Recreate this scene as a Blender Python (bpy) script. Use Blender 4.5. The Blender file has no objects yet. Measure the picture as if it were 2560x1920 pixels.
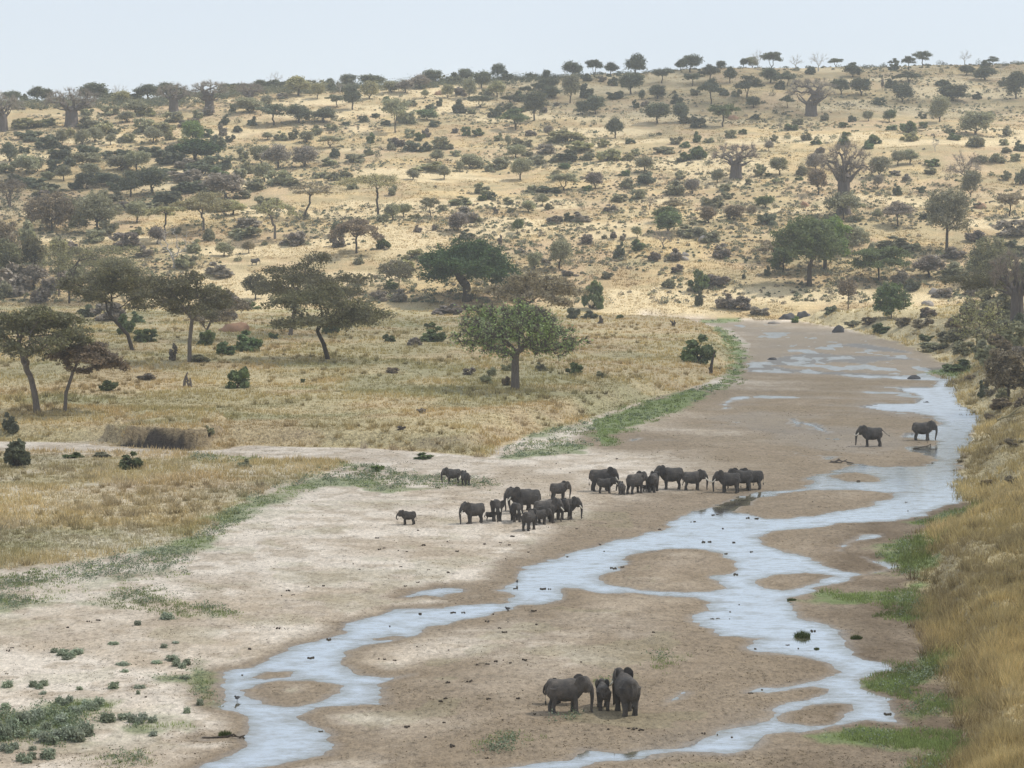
import bpy, math, random
import numpy as np
from mathutils import Vector, Matrix

C = bpy.context.scene.collection
rng = np.random.default_rng(7)
random.seed(7)

# ------------------------------------------------------------------ camera, sky, sun, exposure
# photo coordinates used below: a 2212 x 1659 grid over the photograph; F is the focal length in that unit
F = 4400.0; PW, PH = 2212.0, 1659.0; CAMZ = 30.0; PITCH = math.atan((829.5 - 480.0) / F)
cam_d = bpy.data.cameras.new('camera'); cam = bpy.data.objects.new('camera', cam_d); C.objects.link(cam)
cam.location = (0, 0, CAMZ); cam.rotation_euler = (math.pi / 2 - PITCH, 0, 0)
cam_d.sensor_width = 36.0; cam_d.lens = 36.0 * F / PW; cam_d.clip_start = 0.5; cam_d.clip_end = 20000
bpy.context.scene.camera = cam

SUN_EL, SUN_AZ = 52.0, 66.0          # azimuth clockwise from +Y: the sun stands to the right and a little beyond
el, az = math.radians(SUN_EL), math.radians(SUN_AZ)
SUNV = Vector((math.cos(el) * math.sin(az), math.cos(el) * math.cos(az), math.sin(el)))
sun_d = bpy.data.lights.new('sun', 'SUN'); sun = bpy.data.objects.new('sun', sun_d); C.objects.link(sun)
sun_d.energy = 3.7; sun_d.angle = math.radians(0.6); sun_d.color = (1.0, 0.95, 0.86)
sun.rotation_euler = SUNV.to_track_quat('Z', 'Y').to_euler()

world = bpy.data.worlds.new('World'); bpy.context.scene.world = world; world.use_nodes = True
wn, wl = world.node_tree.nodes, world.node_tree.links; wn.clear()
wo = wn.new('ShaderNodeOutputWorld'); bg = wn.new('ShaderNodeBackground'); sky = wn.new('ShaderNodeTexSky')
sky.sky_type = 'NISHITA'; sky.sun_disc = False; sky.sun_elevation = el; sky.sun_rotation = az
sky.altitude = 1000; sky.air_density = 1.0; sky.dust_density = 1.2; sky.ozone_density = 1.5
veil = wn.new('ShaderNodeMix'); veil.data_type = 'RGBA'; veil.inputs[0].default_value = 0.85   # thin white high cloud over the blue
veil.inputs[7].default_value = (5.75, 6.25, 6.85, 1)
wl.new(sky.outputs[0], veil.inputs[6]); wl.new(veil.outputs[2], bg.inputs[0])
bg.inputs[1].default_value = 0.116; wl.new(bg.outputs[0], wo.inputs[0])
sc = bpy.context.scene
sc.view_settings.view_transform = 'Standard'; sc.view_settings.look = 'None'
sc.view_settings.exposure = 0.22; sc.view_settings.gamma = 1.0
sc.render.resolution_x = 1024; sc.render.resolution_y = 768
try:
    sc.cycles.transparent_max_bounces = 12; sc.cycles.volume_bounces = 1
    sc.cycles.max_bounces = 6; sc.cycles.diffuse_bounces = 3
except Exception: pass

# ------------------------------------------------------------------ object helpers
def tag(o, label=None, cat=None, group=None, kind=None):
    if label: o['label'] = label
    if cat: o['category'] = cat
    if group: o['group'] = group
    if kind: o['kind'] = kind
    return o
def mesh_from(name, V, Fc, mats=(), midx=None, smooth=False):
    """V (n,3); Fc (m,k) array of equal sided faces, or a list of such arrays"""
    V = np.asarray(V, dtype=np.float32)
    arrs = Fc if isinstance(Fc, list) else [Fc]
    arrs = [np.asarray(a, dtype=np.int32) for a in arrs if len(a)]
    me = bpy.data.meshes.new(name)
    nl = sum(a.size for a in arrs); nf = sum(len(a) for a in arrs)
    me.vertices.add(len(V)); me.vertices.foreach_set('co', V.ravel())
    me.loops.add(nl); me.loops.foreach_set('vertex_index', np.concatenate([a.ravel() for a in arrs]))
    tot = np.concatenate([np.full(len(a), a.shape[1], dtype=np.int32) for a in arrs])
    st = np.concatenate([[0], np.cumsum(tot)[:-1]]).astype(np.int32)
    me.polygons.add(nf); me.polygons.foreach_set('loop_start', st); me.polygons.foreach_set('loop_total', tot)
    for m in mats: me.materials.append(m)
    if midx is not None: me.polygons.foreach_set('material_index', np.asarray(midx, dtype=np.int32))
    me.update(calc_edges=True)
    if smooth: me.polygons.foreach_set('use_smooth', np.ones(nf, dtype=bool))
    return me
def obj(name, me, parent=None, loc=(0, 0, 0)):
    o = bpy.data.objects.new(name, me); C.objects.link(o); o.location = loc
    if parent is not None: o.parent = parent
    return o
def empty(name, loc=(0, 0, 0)):
    o = bpy.data.objects.new(name, None); C.objects.link(o); o.location = loc; o.empty_display_size = 0.5
    return o
def set_attr(me, name, arr):
    a = me.attributes.new(name, 'FLOAT', 'POINT'); a.data.foreach_set('value', np.asarray(arr, dtype=np.float32))
def set_col(me, name, rgb):
    a = me.attributes.new(name, 'FLOAT_COLOR', 'POINT')
    c = np.ones((len(rgb), 4), dtype=np.float32); c[:, :3] = rgb; a.data.foreach_set('color', c.ravel())

# ------------------------------------------------------------------ numpy noise
_perm = np.random.default_rng(3).permutation(512).astype(np.int64); _perm = np.concatenate([_perm, _perm, _perm])
_gr = np.random.default_rng(4).uniform(-1, 1, 512)
def vnoise(x, y):
    xi = np.floor(x).astype(np.int64); yi = np.floor(y).astype(np.int64); xf = x - xi; yf = y - yi
    u = xf * xf * xf * (xf * (xf * 6 - 15) + 10); v = yf * yf * yf * (yf * (yf * 6 - 15) + 10)
    def g(a, b): return _gr[_perm[(_perm[a & 511] + b) & 511]]
    return (g(xi, yi) * (1 - u) + g(xi + 1, yi) * u) * (1 - v) + (g(xi, yi + 1) * (1 - u) + g(xi + 1, yi + 1) * u) * v
def fbm(x, y, sc_, oct_=4, ox=0.0):
    s = np.zeros(np.shape(x)); a = 1.0; t = 0.0; f = 1.0 / sc_
    for i in range(oct_):
        s = s + a * vnoise(x * f + 17.3 * i + ox, y * f - 9.1 * i + ox * 1.7); t += a; a *= 0.5; f *= 2.03
    return s / t * 1.6
def sst(a, b, x):
    t = np.clip((x - a) / (b - a), 0, 1); return t * t * (3 - 2 * t)
def smax(a, b, k):
    h = np.clip(0.5 + 0.5 * (a - b) / k, 0, 1); return b * (1 - h) + a * h + k * h * (1 - h)
def smin(a, b, k): return -smax(-a, -b, k)

# ------------------------------------------------------------------ photo -> world
cp, sp = math.cos(PITCH), math.sin(PITCH)
def ray(px, py):
    a = (np.asarray(px, float) - 1106.0) / F; b = (829.5 - np.asarray(py, float)) / F
    return a, cp + sp * b, -sp + cp * b
def on_plane(px, py, z=0.0):
    dx, dy, dz = ray(px, py); t = (z - CAMZ) / dz; return np.stack([dx * t, dy * t], -1)
def to_px(x, y, z):
    f = cp * y - sp * (z - CAMZ); u = sp * y + cp * (z - CAMZ)
    return 1106 + F * x / f, 829.5 - F * u / f
def poly_sd(P, x, y):
    """signed distance to polygon, negative inside"""
    P = np.asarray(P, float); d2 = np.full(x.shape, 1e18); ins = np.zeros(x.shape, bool)
    for i in range(len(P)):
        ax, ay = P[i]; bx, by = P[(i + 1) % len(P)]
        ex, ey = bx - ax, by - ay; L = ex * ex + ey * ey + 1e-12
        t = np.clip(((x - ax) * ex + (y - ay) * ey) / L, 0, 1)
        d2 = np.minimum(d2, (x - ax - ex * t) ** 2 + (y - ay - ey * t) ** 2)
        if ay != by:
            c = ((ay > y) != (by > y)) & (x < (bx - ax) * (y - ay) / (by - ay) + ax); ins ^= c
    d = np.sqrt(d2); return np.where(ins, -d, d)

# ------------------------------------------------------------------ outlines of the river bed (photo units, laid onto the ground)
def W(pts, z=0.0):
    p = np.array(pts, float); return on_plane(p[:, 0], p[:, 1], z)
water_main = W([(2062,812),(2068,850),(2074,870),(2100,888),(2128,908),(2134,918),(2108,935),(2097,958),(2088,978),(2084,1005),(2088,1032),(2098,1056),(2095,1074),(2047,1092),(2007,1106),(1953,1122),(1906,1126),(1805,1134),(1704,1143),(1667,1150),(1640,1163),(1650,1175),(1684,1187),(1724,1195),(1761,1204),(1792,1222),(1825,1234),(1872,1239),(1902,1232),(1935,1217),(1925,1230),(1880,1243),(1850,1247),(1832,1257),(1785,1266),(1755,1279),(1704,1293),(1724,1306),(1734,1316),(1718,1330),(1748,1343),(1792,1356),(1825,1373),(1849,1390),(1839,1398),(1852,1410),(1886,1425),(1919,1437),(1923,1447),(1882,1457),(1855,1472),(1862,1487),(1899,1499),(1939,1508),(1926,1524),(1933,1541),(1943,1562),(1872,1556),(1839,1558),(1798,1571),(1778,1578),(1671,1588),(1650,1602),(1617,1618),(1587,1627),(1469,1628),(1380,1640),(1290,1650),(1200,1668),(1060,1690),(800,1760),(700,1760),(1000,1670),(1057,1657),(1124,1649),(1185,1643),(1222,1640),(1265,1622),(1339,1624),(1383,1614),(1440,1612),(1469,1612),(1523,1602),(1580,1578),(1627,1565),(1657,1541),(1687,1524),(1738,1510),(1778,1500),(1792,1487),(1755,1483),(1704,1489),(1650,1499),(1657,1490),(1738,1478),(1771,1471),(1818,1452),(1805,1440),(1785,1432),(1755,1422),(1704,1414),(1637,1410),(1607,1403),(1610,1392),(1647,1379),(1600,1375),(1560,1373),(1530,1358),(1500,1348),(1479,1340),(1500,1328),(1520,1318),(1532,1305),(1540,1298),(1500,1290),(1469,1287),(1406,1284),(1306,1279),(1215,1269),(1201,1272),(1188,1293),(1138,1309),(1070,1330),(1003,1340),(936,1353),(902,1370),(835,1387),(785,1397),(755,1413),(748,1434),(778,1457),(829,1464),(899,1455),(835,1471),(815,1477),(825,1497),(815,1521),(768,1524),(720,1526),(682,1530),(648,1547),(655,1560),(680,1575),(706,1595),(724,1610),(700,1628),(650,1640),(540,1664),(420,1720),(350,1720),(430,1662),(470,1640),(510,1625),(535,1612),(525,1600),(520,1592),(532,1585),(537,1575),(530,1550),(505,1540),(484,1533),(484,1520),(475,1505),(468,1490),(480,1460),(490,1445),(540,1440),(580,1425),(620,1400),(680,1385),(743,1365),(755,1350),(802,1333),(849,1320),(902,1315),(970,1310),(1084,1300),(1099,1286),(1070,1274),(1107,1256),(1121,1239),(1154,1221),(1255,1193),(1306,1176),(1393,1153),(1447,1141),(1469,1119),(1490,1105),(1540,1095),(1580,1082),(1627,1066),(1657,1062),(1704,1057),(1755,1047),(1761,1040),(1748,1032),(1788,1018),(1832,1008),(1839,1000),(1872,1002),(1919,1008),(1973,1008),(2007,992),(2010,978),(1985,976),(1955,970),(2020,960),(2023,953),(1990,948),(1936,943),(1966,938),(2010,932),(2022,915),(2007,898),(1973,891),(1906,887),(1865,879),(1906,871),(1973,871),(1993,861),(1946,844),(1946,837),(2007,837),(2020,827),(2040,815)])
islands = [W(p) for p in [
 [(530,1492),(560,1480),(600,1470),(680,1470),(727,1483),(722,1497),(700,1512),(650,1525),(615,1528),(570,1520),(540,1505)],
 [(545,1464),(580,1452),(632,1450),(610,1460),(575,1468)],
 [(1285,1245),(1330,1232),(1345,1215),(1345,1203),(1370,1192),(1440,1187),(1520,1187),(1565,1197),(1587,1215),(1585,1228),(1560,1238),(1533,1243),(1535,1255),(1560,1270),(1540,1280),(1480,1280),(1400,1275),(1330,1265),(1300,1255)],
 [(1637,1253),(1670,1243),(1740,1237),(1775,1240),(1800,1245),(1770,1255),(1730,1265),(1690,1276),(1665,1270)],
 [(1597,1106),(1640,1080),(1684,1066),(1805,1056),(1889,1060),(1950,1064),(1920,1076),(1870,1090),(1839,1099),(1771,1113),(1700,1119),(1637,1119)],
 [(1697,1552),(1710,1535),(1750,1525),(1800,1515),(1855,1518),(1850,1535),(1835,1548),(1800,1563),(1750,1568),(1710,1563)],
 [(1792,1027),(1850,1020),(1906,1032),(1880,1042),(1840,1044),(1800,1037)],
 [(800,1377),(850,1372),(880,1374),(850,1383),(810,1386)]]]
pools = [W(p) for p in [
 [(1332,957),(1350,948),(1396,946),(1396,952),(1370,957)],
 [(1546,887),(1555,866),(1570,859),(1640,857),(1600,863),(1583,872),(1575,885)],
 [(1575,914),(1590,911),(1604,914),(1592,917)],
 [(1700,908),(1715,903),(1738,913),(1730,922),(1710,918)],
 [(1706,981),(1715,977),(1732,979),(1725,984),(1710,984)],
 [(1761,993),(1770,985),(1805,983),(1835,986),(1800,996)],
 [(869,1290),(900,1280),(960,1272),(1027,1269),(1000,1279),(960,1285),(962,1292),(920,1286)],
 [(433,1599),(450,1595),(470,1597),(455,1600)],
 [(1423,1528),(1440,1512),(1475,1496),(1470,1510),(1440,1526)],
 [(1640,1484),(1690,1486),(1650,1495),(1612,1497)],
 [(1805,1190),(1820,1172),(1870,1155),(1916,1150),(1905,1162),(1850,1170),(1830,1180),(1822,1192)],
 [(1840,1199),(1870,1203),(1900,1213),(1935,1217),(1925,1225),(1895,1222),(1870,1210)],
 [(1610,804),(1625,778),(1645,785),(1700,796),(1790,803),(1900,808),(2030,818),(2055,812),(2030,822),(1900,818),(1740,806)],
 [(1640,790),(1655,776),(1700,770),(1760,760),(1830,768),(1960,770),(1985,778),(1940,776),(1860,786),(1800,782),(1740,790)],
 [(1800,745),(1860,742),(1930,752),(1990,766),(1960,764),(1880,757)],
 [(1720,912),(1760,915),(1800,935),(1790,940),(1750,925)]]]
upper = W([(1515,697),(1620,694),(1850,722),(2060,805),(2078,870),(2130,915),(2100,960),(1990,948),(1930,1000),(1800,1000),(1700,988),(1600,962),(1450,962),(1340,955),(1440,905),(1540,870),(1612,830),(1626,745)])
# far shallow reach: water and sand at almost the same level
shallow = W([(1515,697),(1620,694),(1760,706),(1850,722),(1950,747),(2060,805),(2040,822),(1900,815),(1640,806),(1612,795),(1626,745),(1580,712)])
wet_flat = [W(p) for p in [[(1540,900),(1640,890),(1760,920),(1900,925),(1960,960),(1900,985),(1760,975),(1700,950),(1600,920)],
  [(1640,1620),(1420,1640),(1380,1600),(1620,1540)],[(1690,1335),(1800,1350),(1849,1390),(1740,1370)]]]
channel = W([(-700,1330),(-200,1250),(0,1235),(150,1222),(300,1190),(400,1172),(440,1150),(470,1110),(520,1085),(640,1045),(720,1020),(740,1003),(560,1002),(400,990),(80,984),(-300,984),(-700,975),(-700,965),(-300,972),(80,972),(230,974),(400,986),(470,990),(530,977),(800,980),(1000,992),(1100,992),(1310,975),(1335,945),(1440,900),(1540,850),(1600,820),(1612,780),(1622,745),(1580,712),(1505,696),(1400,692),(1400,688),(1700,695),(1760,703),(1850,720),(1950,744),(2010,768),(2060,798),(2068,850),(2078,870),(2104,888),(2138,914),(2112,935),(2100,960),(2092,980),(2090,1005),(2094,1032),(2104,1056),(2100,1074),(2080,1100),(2020,1125),(1975,1160),(1972,1200),(1985,1240),(1992,1290),(1995,1340),(2030,1380),(2048,1430),(2070,1500),(2085,1560),(2070,1610),(2030,1680),(1900,1800),(1600,2000),(-700,2000)])
plain = W([(-1500,962),(-300,966),(60,964),(200,968),(232,972),(262,976),(404,986),(420,984),(470,982),(530,973),(800,976),(1000,988),(1040,992),(1090,962),(1150,940),(1240,918),(1330,888),(1420,860),(1500,838),(1560,812),(1588,780),(1585,740),(1545,712),(1500,700),(1300,690),(1000,660),(400,655),(-1500,655)])
terrace = W([(-1500,990),(-300,988),(80,988),(400,994),(560,1004),(730,1006),(700,1024),(640,1045),(560,1065),(510,1092),(470,1115),(430,1152),(390,1180),(300,1195),(150,1225),(0,1242),(-300,1275),(-1500,1400)])
rbank = W([(1700,691),(1760,700),(1850,716),(1950,740),(2012,765),(2066,796),(2074,850),(2084,870),(2110,888),(2142,914),(2118,935),(2104,960),(2097,980),(2095,1005),(2098,1032),(2110,1056),(2112,1080),(2100,1110),(2060,1130),(2020,1160),(1995,1200),(1998,1240),(2005,1290),(2010,1340),(2050,1380),(2065,1430),(2085,1500),(2105,1560),(2092,1610),(2060,1680),(1960,1800),(1900,2100),(5000,2100),(9000,691)])

CREST_X = [-1500, 0, 300, 600, 850, 1100, 1400, 1600, 1900, 2212, 4000]
CREST_Y = np.array([235, 214, 208, 186, 181, 168, 153, 143, 139, 134, 120.])
CREST_D = 686400.0 / (CREST_Y + 400.0)
CREST_Z = 0.2 * CREST_D - 126

def terrain(x, y):
    """height and the surface fields at world x, y (arrays)"""
    x = np.asarray(x, float); y = np.asarray(y, float); n = x.size; sh = x.shape; x = x.ravel(); y = y.ravel()
    near = (y > 70) & (y < 760) & (np.abs(x) < 0.75 * y + 30)
    BIG = 300.0
    def field(P, default=BIG):
        d = np.full(n, default); d[near] = poly_sd(P, x[near], y[near]); return d
    sdc = field(channel); sdp = field(plain); sdt = field(terrace); sdr = field(rbank)
    sdw = field(water_main)
    for I in islands: sdw = np.maximum(sdw, -field(I))
    sdpool = np.full(n, BIG)
    for I in pools: sdpool = np.minimum(sdpool, field(I))
    sds = field(shallow)
    sdwf = np.full(n, BIG)
    for I in wet_flat: sdwf = np.minimum(sdwf, field(I))
    # outside the detailed area
    left = x < 0
    sdp = np.where(~near & left & (y > 300), -80.0, sdp)
    n1 = fbm(x, y, 14.0, 4); n2 = fbm(x, y, 2.2, 3, 5.0); n3 = fbm(x, y, 60.0, 3, 9.0); n4 = fbm(x, y * 0.35, 3.0, 3, 2.0)
    jag = sst(90, 300, y)
    e = np.minimum(sdw, sdpool + 0.15)
    ee = e + n4 * (0.30 + 0.9 * jag) + fbm(x * 0.3, y, 1.3, 3, 3.3) * (0.35 + .3 * jag)
    zc_ = np.where(ee > 0, 0.34 * (1 - np.exp(-ee * 0.085)) + 0.014 * ee.clip(0, 3), 0.10 * ee).clip(-0.35, 5)
    zc_ += np.where(ee > 0, (n1 * 0.05 + n2 * 0.018) * sst(0, 4, ee), 0)
    # pale sand flats stand a little higher towards the left
    zc_ += 0.35 * sst(6, 30, ee) * sst(10, -45, x) * (y < 330)
    msh = sst(8, -6, sds); zc_ = zc_ * (1 - msh) + msh * (0.004 + 0.045 * n4 + 0.03 * n1)
    mup = sst(2, -6, field(upper)) * (1 - msh); stk = fbm(x * 0.30, y + 0.25 * x, 7.0, 4, 55.0)
    zc_ = np.where(e > -0.3, zc_ * (1 - mup) + mup * (0.040 + 0.085 * stk + 0.02 * n4 + 0.05 * sst(2, 8, e)), zc_)
    mwf = sst(3, -4, sdwf) * (e > -0.4); zc_ = np.where(e > -0.4, zc_ * (1 - 0.85 * mwf) + 0.85 * mwf * (0.012 + 0.02 * n4), zc_)
    wv = 1 + 0.5 * n1
    # raised grounds
    zt = 0.85 * sst(0.5, -6.5, sdt + n1 * 1.2) + 0.12 * n1 * sst(0, -5, sdt)
    # cutbank centre computed from its outline
    cw = cut_w(x, y)
    zp = (2.1 + 0.25 * n1 + 1.1 * cw) * sst(0.0, 1.0, -sdp / (1.7 * cw + (5.5 + 1.5 * n1) * (1 - cw))) + 0.010 * (-sdp).clip(0, 400) + 0.35 * n3 * sst(-4, -30, sdp) + 0.10 * n1 * sst(-3, -9, sdp)
    rb = (-sdr).clip(0, 2000)
    wr = 3.6 + 5 * sst(150, 400, y)
    zr = (2.3 + 0.7 * n1 + 1.2 * sst(180, 350, y)) * sst(0, 1, rb / wr / wv.clip(.5, 2)) + 0.10 * (rb - wr).clip(0, 60) + 0.03 * (rb - 60).clip(0, 400) + 0.45 * n1 * sst(0, 5, rb) + 0.30 * n2 * sst(0, 4, rb)
    low = 0.42 * sst(0, 3.0, sdc + 0 * x)                  # anything beyond the bed lies a little above it
    z = np.maximum(zc_, np.where(sdc > 0, low, zc_))
    z = np.where(sdt < 0.4, smax(z, zt - 0.02, 0.15), z)
    z = np.where(sdp < 1.5, smax(z, zp, 0.25), z)
    z = np.where(sdr < 0.5, smax(z, zr, 0.25), z)
    # hillside
    u = x / np.maximum(y, 60); px = 1106 + F * u
    line = 2 + 0.2 * (y - 640)
    line = line + 1.3 * n3 * sst(660, 760, y) + 3.5 * fbm(x, y, 260.0, 2, 31.0) * sst(680, 900, y) * sst(1250, 1050, y) + 0.5 * n1 * sst(640, 700, y)
    cz = np.interp(px, CREST_X, CREST_Z) + 1.0 * n3
    hill = smin(line, cz, 10.0) - 0.02 * (y - 1500).clip(0, 4000)
    hill = np.minimum(hill, np.where(near & (sdc < 40), 0.45 * sdc.clip(-3, 60) , 1e9))
    bank = near & (y > 560) & (sdc > 0) & (sdp > 0)
    z = np.where(y > 560, np.where(sdc < 0, z, smax(z, hill, 2.0 * sst(0, 6, sdc) + 0.05)), z)
    # the bluff the camera stands on
    z = np.where(y < 78, np.maximum(z, 0.4), z)
    bl = 28.3 * (1 - sst(0, 70, y)) + (0.2 * n1 + .1 * n2) * (y < 90) * (y > 8)
    z = np.where(y < 90, np.maximum(z, bl * sst(92, 70, y)), z)
    R = dict(z=z, sdc=sdc, sdp=sdp, sdt=sdt, sdr=sdr, e=e, ee=ee, n1=n1, n2=n2, n3=n3, n4=n4, msh=msh, mwf=mwf, mup=mup)
    return {k: v.reshape(sh) for k, v in R.items()}
CUTC = on_plane(330, 982, 0.0); CUTH = 5.6
def cut_w(x, y):
    q = (x - CUTC[0]) / CUTH; return sst(1.25, 0.85, q + 0.3 * fbm(x, y, 2.5, 2, 88.0)) * sst(-1.7, -0.3, q + 0.5 * fbm(x, y, 2.0, 2, 89.0)) * (np.abs(y - CUTC[1]) < 25)

# ------------------------------------------------------------------ ground sheet: rows in depth, fanned columns
AP = 60.0
rows = [-45, -20, -5, 0, 3, 6, 10, 15, 20, 27, 34, 42, 50, 58, 66, 74, 80, 86, 92, 97]
fz = 30.0 * F * 0.463
d = 100.0
while d < 660: rows.append(d); d += d * d / fz * 1.15 if d * d / fz * 1.15 > 0.16 else 0.16
while d < 1400: rows.append(d); d += 2.6
while d < 3000: rows.append(d); d *= 1.06
rows = sorted(set([round(q, 4) for q in rows] + [255 + .17 * q for q in range(110)]))
rows = np.array(rows)
uc = np.linspace(-0.285, 0.285, 900)
ext = 0.285 * np.exp(np.linspace(0.01, 1.7, 60))
cols = np.concatenate([-ext[::-1], uc, ext])
# a column keeps its bearing as seen from a point AP behind the camera at the rows' start, blending to true bearing
RY, CU = np.meshgrid(rows, cols, indexing='ij')
RX = CU * (np.maximum(RY, 0) + AP * np.exp(-np.maximum(RY, 0) / 60.0) + 0.0)
T = terrain(RX, RY)
GZ = T['z']
def grid_lookup(A, x, y):
    x = np.asarray(x, float); y = np.asarray(y, float)
    u = x / (np.maximum(y, 0) + AP * np.exp(-np.maximum(y, 0) / 60.0))
    i = np.clip(np.searchsorted(rows, y) - 1, 0, len(rows) - 2); j = np.clip(np.searchsorted(cols, u) - 1, 0, len(cols) - 2)
    fy = np.clip((y - rows[i]) / (rows[i + 1] - rows[i]), 0, 1); fx = np.clip((u - cols[j]) / (cols[j + 1] - cols[j]), 0, 1)
    return (A[i, j] * (1 - fx) + A[i, j + 1] * fx) * (1 - fy) + (A[i + 1, j] * (1 - fx) + A[i + 1, j + 1] * fx) * fy
def gz(x, y): return float(grid_lookup(GZ, np.array([x]), np.array([y]))[0])
def ground_at(px, py):
    """world point where the sight line through a photo point meets the ground"""
    dx, dy, dz = ray(px, py); t = np.concatenate([np.arange(85, 700, 0.5), np.arange(700, 1600, 1.5)])
    x, y, z = dx * t, dy * t, CAMZ + dz * t; g = grid_lookup(GZ, x, y); k = np.nonzero(z <= g)[0]
    if len(k) == 0:                                       # above the skyline: stand it on the crest
        k = np.argmin((z - g)[800:]) + 800; return float(x[k]), float(y[k]), float(g[k])
    k = k[0]
    if k > 0:
        a = (z[k - 1] - g[k - 1]); b = (g[k] - z[k]); f = a / (a + b + 1e-9); tt = t[k - 1] + (t[k] - t[k - 1]) * f
    else: tt = t[k]
    X, Y = float(dx * tt), float(dy * tt); return X, Y, gz(X, Y)
EXTRA_FAST = False
# ------------------------------------------------------------------ ground fields and colours
def mixc(a, b, t): return a * (1 - t[..., None]) + np.asarray(b, float) * t[..., None]
green_polys = [W(p, z) for z, p in [
 (0.3, [(1085,992),(1200,986),(1310,962),(1340,938),(1420,908),(1530,858),(1600,824),(1618,770),(1600,735),(1560,706),(1530,708),(1575,755),(1580,795),(1545,830),(1480,846),(1420,862),(1330,888),(1240,916),(1150,938),(1090,962)]),
 (0.4, [(740,1003),(830,1010),(900,1022),(1000,1028),(1060,1036),(1095,1049),(1060,1058),(980,1052),(900,1062),(830,1067),(760,1052),(700,1054),(640,1078),(560,1103),(530,1132),(470,1172),(420,1205),(400,1245),(330,1252),(250,1268),(130,1288),(100,1312),(20,1327),(-100,1330),(-100,1250),(150,1228),(300,1192),(400,1172),(460,1118),(540,1075),(640,1038),(720,1010)]),
 (0.5, [(190,1305),(250,1270),(350,1268),(400,1292),(520,1312),(500,1330),(440,1327),(380,1337),(300,1322),(230,1318)]),
 (0.5, [(-60,1530),(60,1530),(120,1500),(160,1500),(250,1512),(210,1545),(190,1570),(170,1595),(130,1605),(60,1592),(-60,1620)]),
 (0.5, [(1755,1283),(1790,1268),(1830,1272),(1960,1262),(1975,1240),(1935,1232),(1925,1218),(1975,1180),(1990,1165),(2020,1180),(2005,1240),(2010,1300),(1975,1335),(1930,1325),(1930,1292),(1850,1292),(1790,1290)]),
 (0.4, [(1855,1474),(1882,1459),(1925,1449),(1940,1430),(2000,1415),(2060,1400),(2062,1445),(1990,1474),(1960,1500),(1900,1500),(1862,1489)]),
 (0.4, [(1926,1527),(1960,1503),(2060,1480),(2090,1530),(2000,1552),(1940,1548)]),
 (0.5, [(1785,1577),(1830,1560),(1870,1556),(1940,1567),(2060,1560),(2110,1600),(2060,1680),(1950,1680),(1980,1610),(1900,1600),(1850,1600),(1800,1592)]),
 (0.5, [(1965,1124),(2030,1095),(2100,1082),(2160,1092),(2140,1108),(2000,1130)]),
 (0.4, [(1885,1192),(1930,1162),(2000,1142),(2020,1172),(1990,1202),(1890,1208)]),
 (0.3, [(1168,1547),(1240,1534),(1262,1550),(1200,1562)]), (0.3, [(1290,1462),(1325,1453),(1325,1476),(1265,1480)]),
 (0.3, [(1038,1605),(1100,1573),(1142,1595),(1110,1622),(1050,1622)]), (0.3, [(1380,1440),(1420,1400),(1460,1420),(1440,1450)]),
 (0.3, [(412,1440),(440,1408),(440,1470),(472,1510),(450,1512),(425,1490)]), (0.4, [(205,1628),(300,1618),(325,1640),(240,1648)]),
 (0.4, [(270,1560),(330,1550),(410,1550),(400,1565),(300,1570)]), (0.3, [(330,1455),(400,1448),(420,1462),(340,1470)]),
 (0.3, [(1505,692),(1600,688),(1610,693),(1520,697)]), (0.5, [(1990,800),(2060,788),(2110,800),(2060,812)]),
 (0.4, [(390,1000),(480,1008),(560,1000),(560,992),(480,985),(410,985)])]]
fl = lambda a: a.ravel()
gx, gy = fl(RX), fl(RY)
sel = (gy > 90) & (gy < 640) & (np.abs(gx) < 0.36 * gy)
sdg = np.full(gx.shape, 300.0)
for P in green_polys: sdg[sel] = np.minimum(sdg[sel], poly_sd(P, gx[sel], gy[sel]))
sdg = sdg.reshape(RX.shape)
n1, n2, n3, n4 = T['n1'], T['n2'], T['n3'], T['n4']
e, ee = T['e'], T['ee']
fine = fbm(RX, RY, 5.0, 4, 21.0); big = fbm(RX, RY, 90.0, 3, 41.0); mid = fbm(RX, RY, 28.0, 4, 51.0)
str_ = fbm(RX * 0.25, RY, 9.0, 4, 61.0)                    # bands lying along the slope
SAND = np.array([0.62, 0.545, 0.455])
col = np.zeros(RX.shape + (3,)) + SAND
col = mixc(col, (0.44, 0.36, 0.27), np.clip(0.55 * mid + 0.6 * fine + 0.12, 0, 1)); col = mixc(col, (0.36, 0.29, 0.21), np.clip(1.6 * n2 - .35, 0, .6))
# damp brown sand by the water
damp_w = 0.9 + 0.6 * sst(-30, -12, RX) + 7.0 * sst(-8, 6, RX - 0.09 * (RY - 150))
bar = 1 - sst(0.25, 1.0, np.clip(ee, 0, 60) / (damp_w * 2.4) + 0.35 * mid + 0.15 * n2)
col = mixc(col, (0.225, 0.172, 0.115), bar * 0.92)
bench = sst(13, 5, T['sdr']) * (RX > 14) * (T['sdc'] < 3) * (RY < 262)
col = mixc(col, (0.150, 0.112, 0.074), np.clip(bench * (.75 + .5 * fine), 0, 1))
col = mixc(col, (0.20, 0.155, 0.11), (1 - sst(0.0, 0.9, np.clip(ee + 0.5 * n4, 0, 60))) * 0.7)
mudv = np.clip(T['msh'] + T['mwf'] + T['mup'] * sst(.10, .02, GZ), 0, 1)
col = mixc(col, (0.20, 0.16, 0.115), mudv * (0.75 + 0.2 * n4))
uprv = sst(200, 300, RY) * sst(10, 30, RX) * (T['sdc'] < 0)     # upper river bed: browner sand
col = mixc(col, (0.25, 0.195, 0.13), uprv * np.clip(0.65 + 0.6 * str_, 0, 1))
col = mixc(col, (0.12, 0.10, 0.075), (ee < 0) * 1.0)
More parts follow.
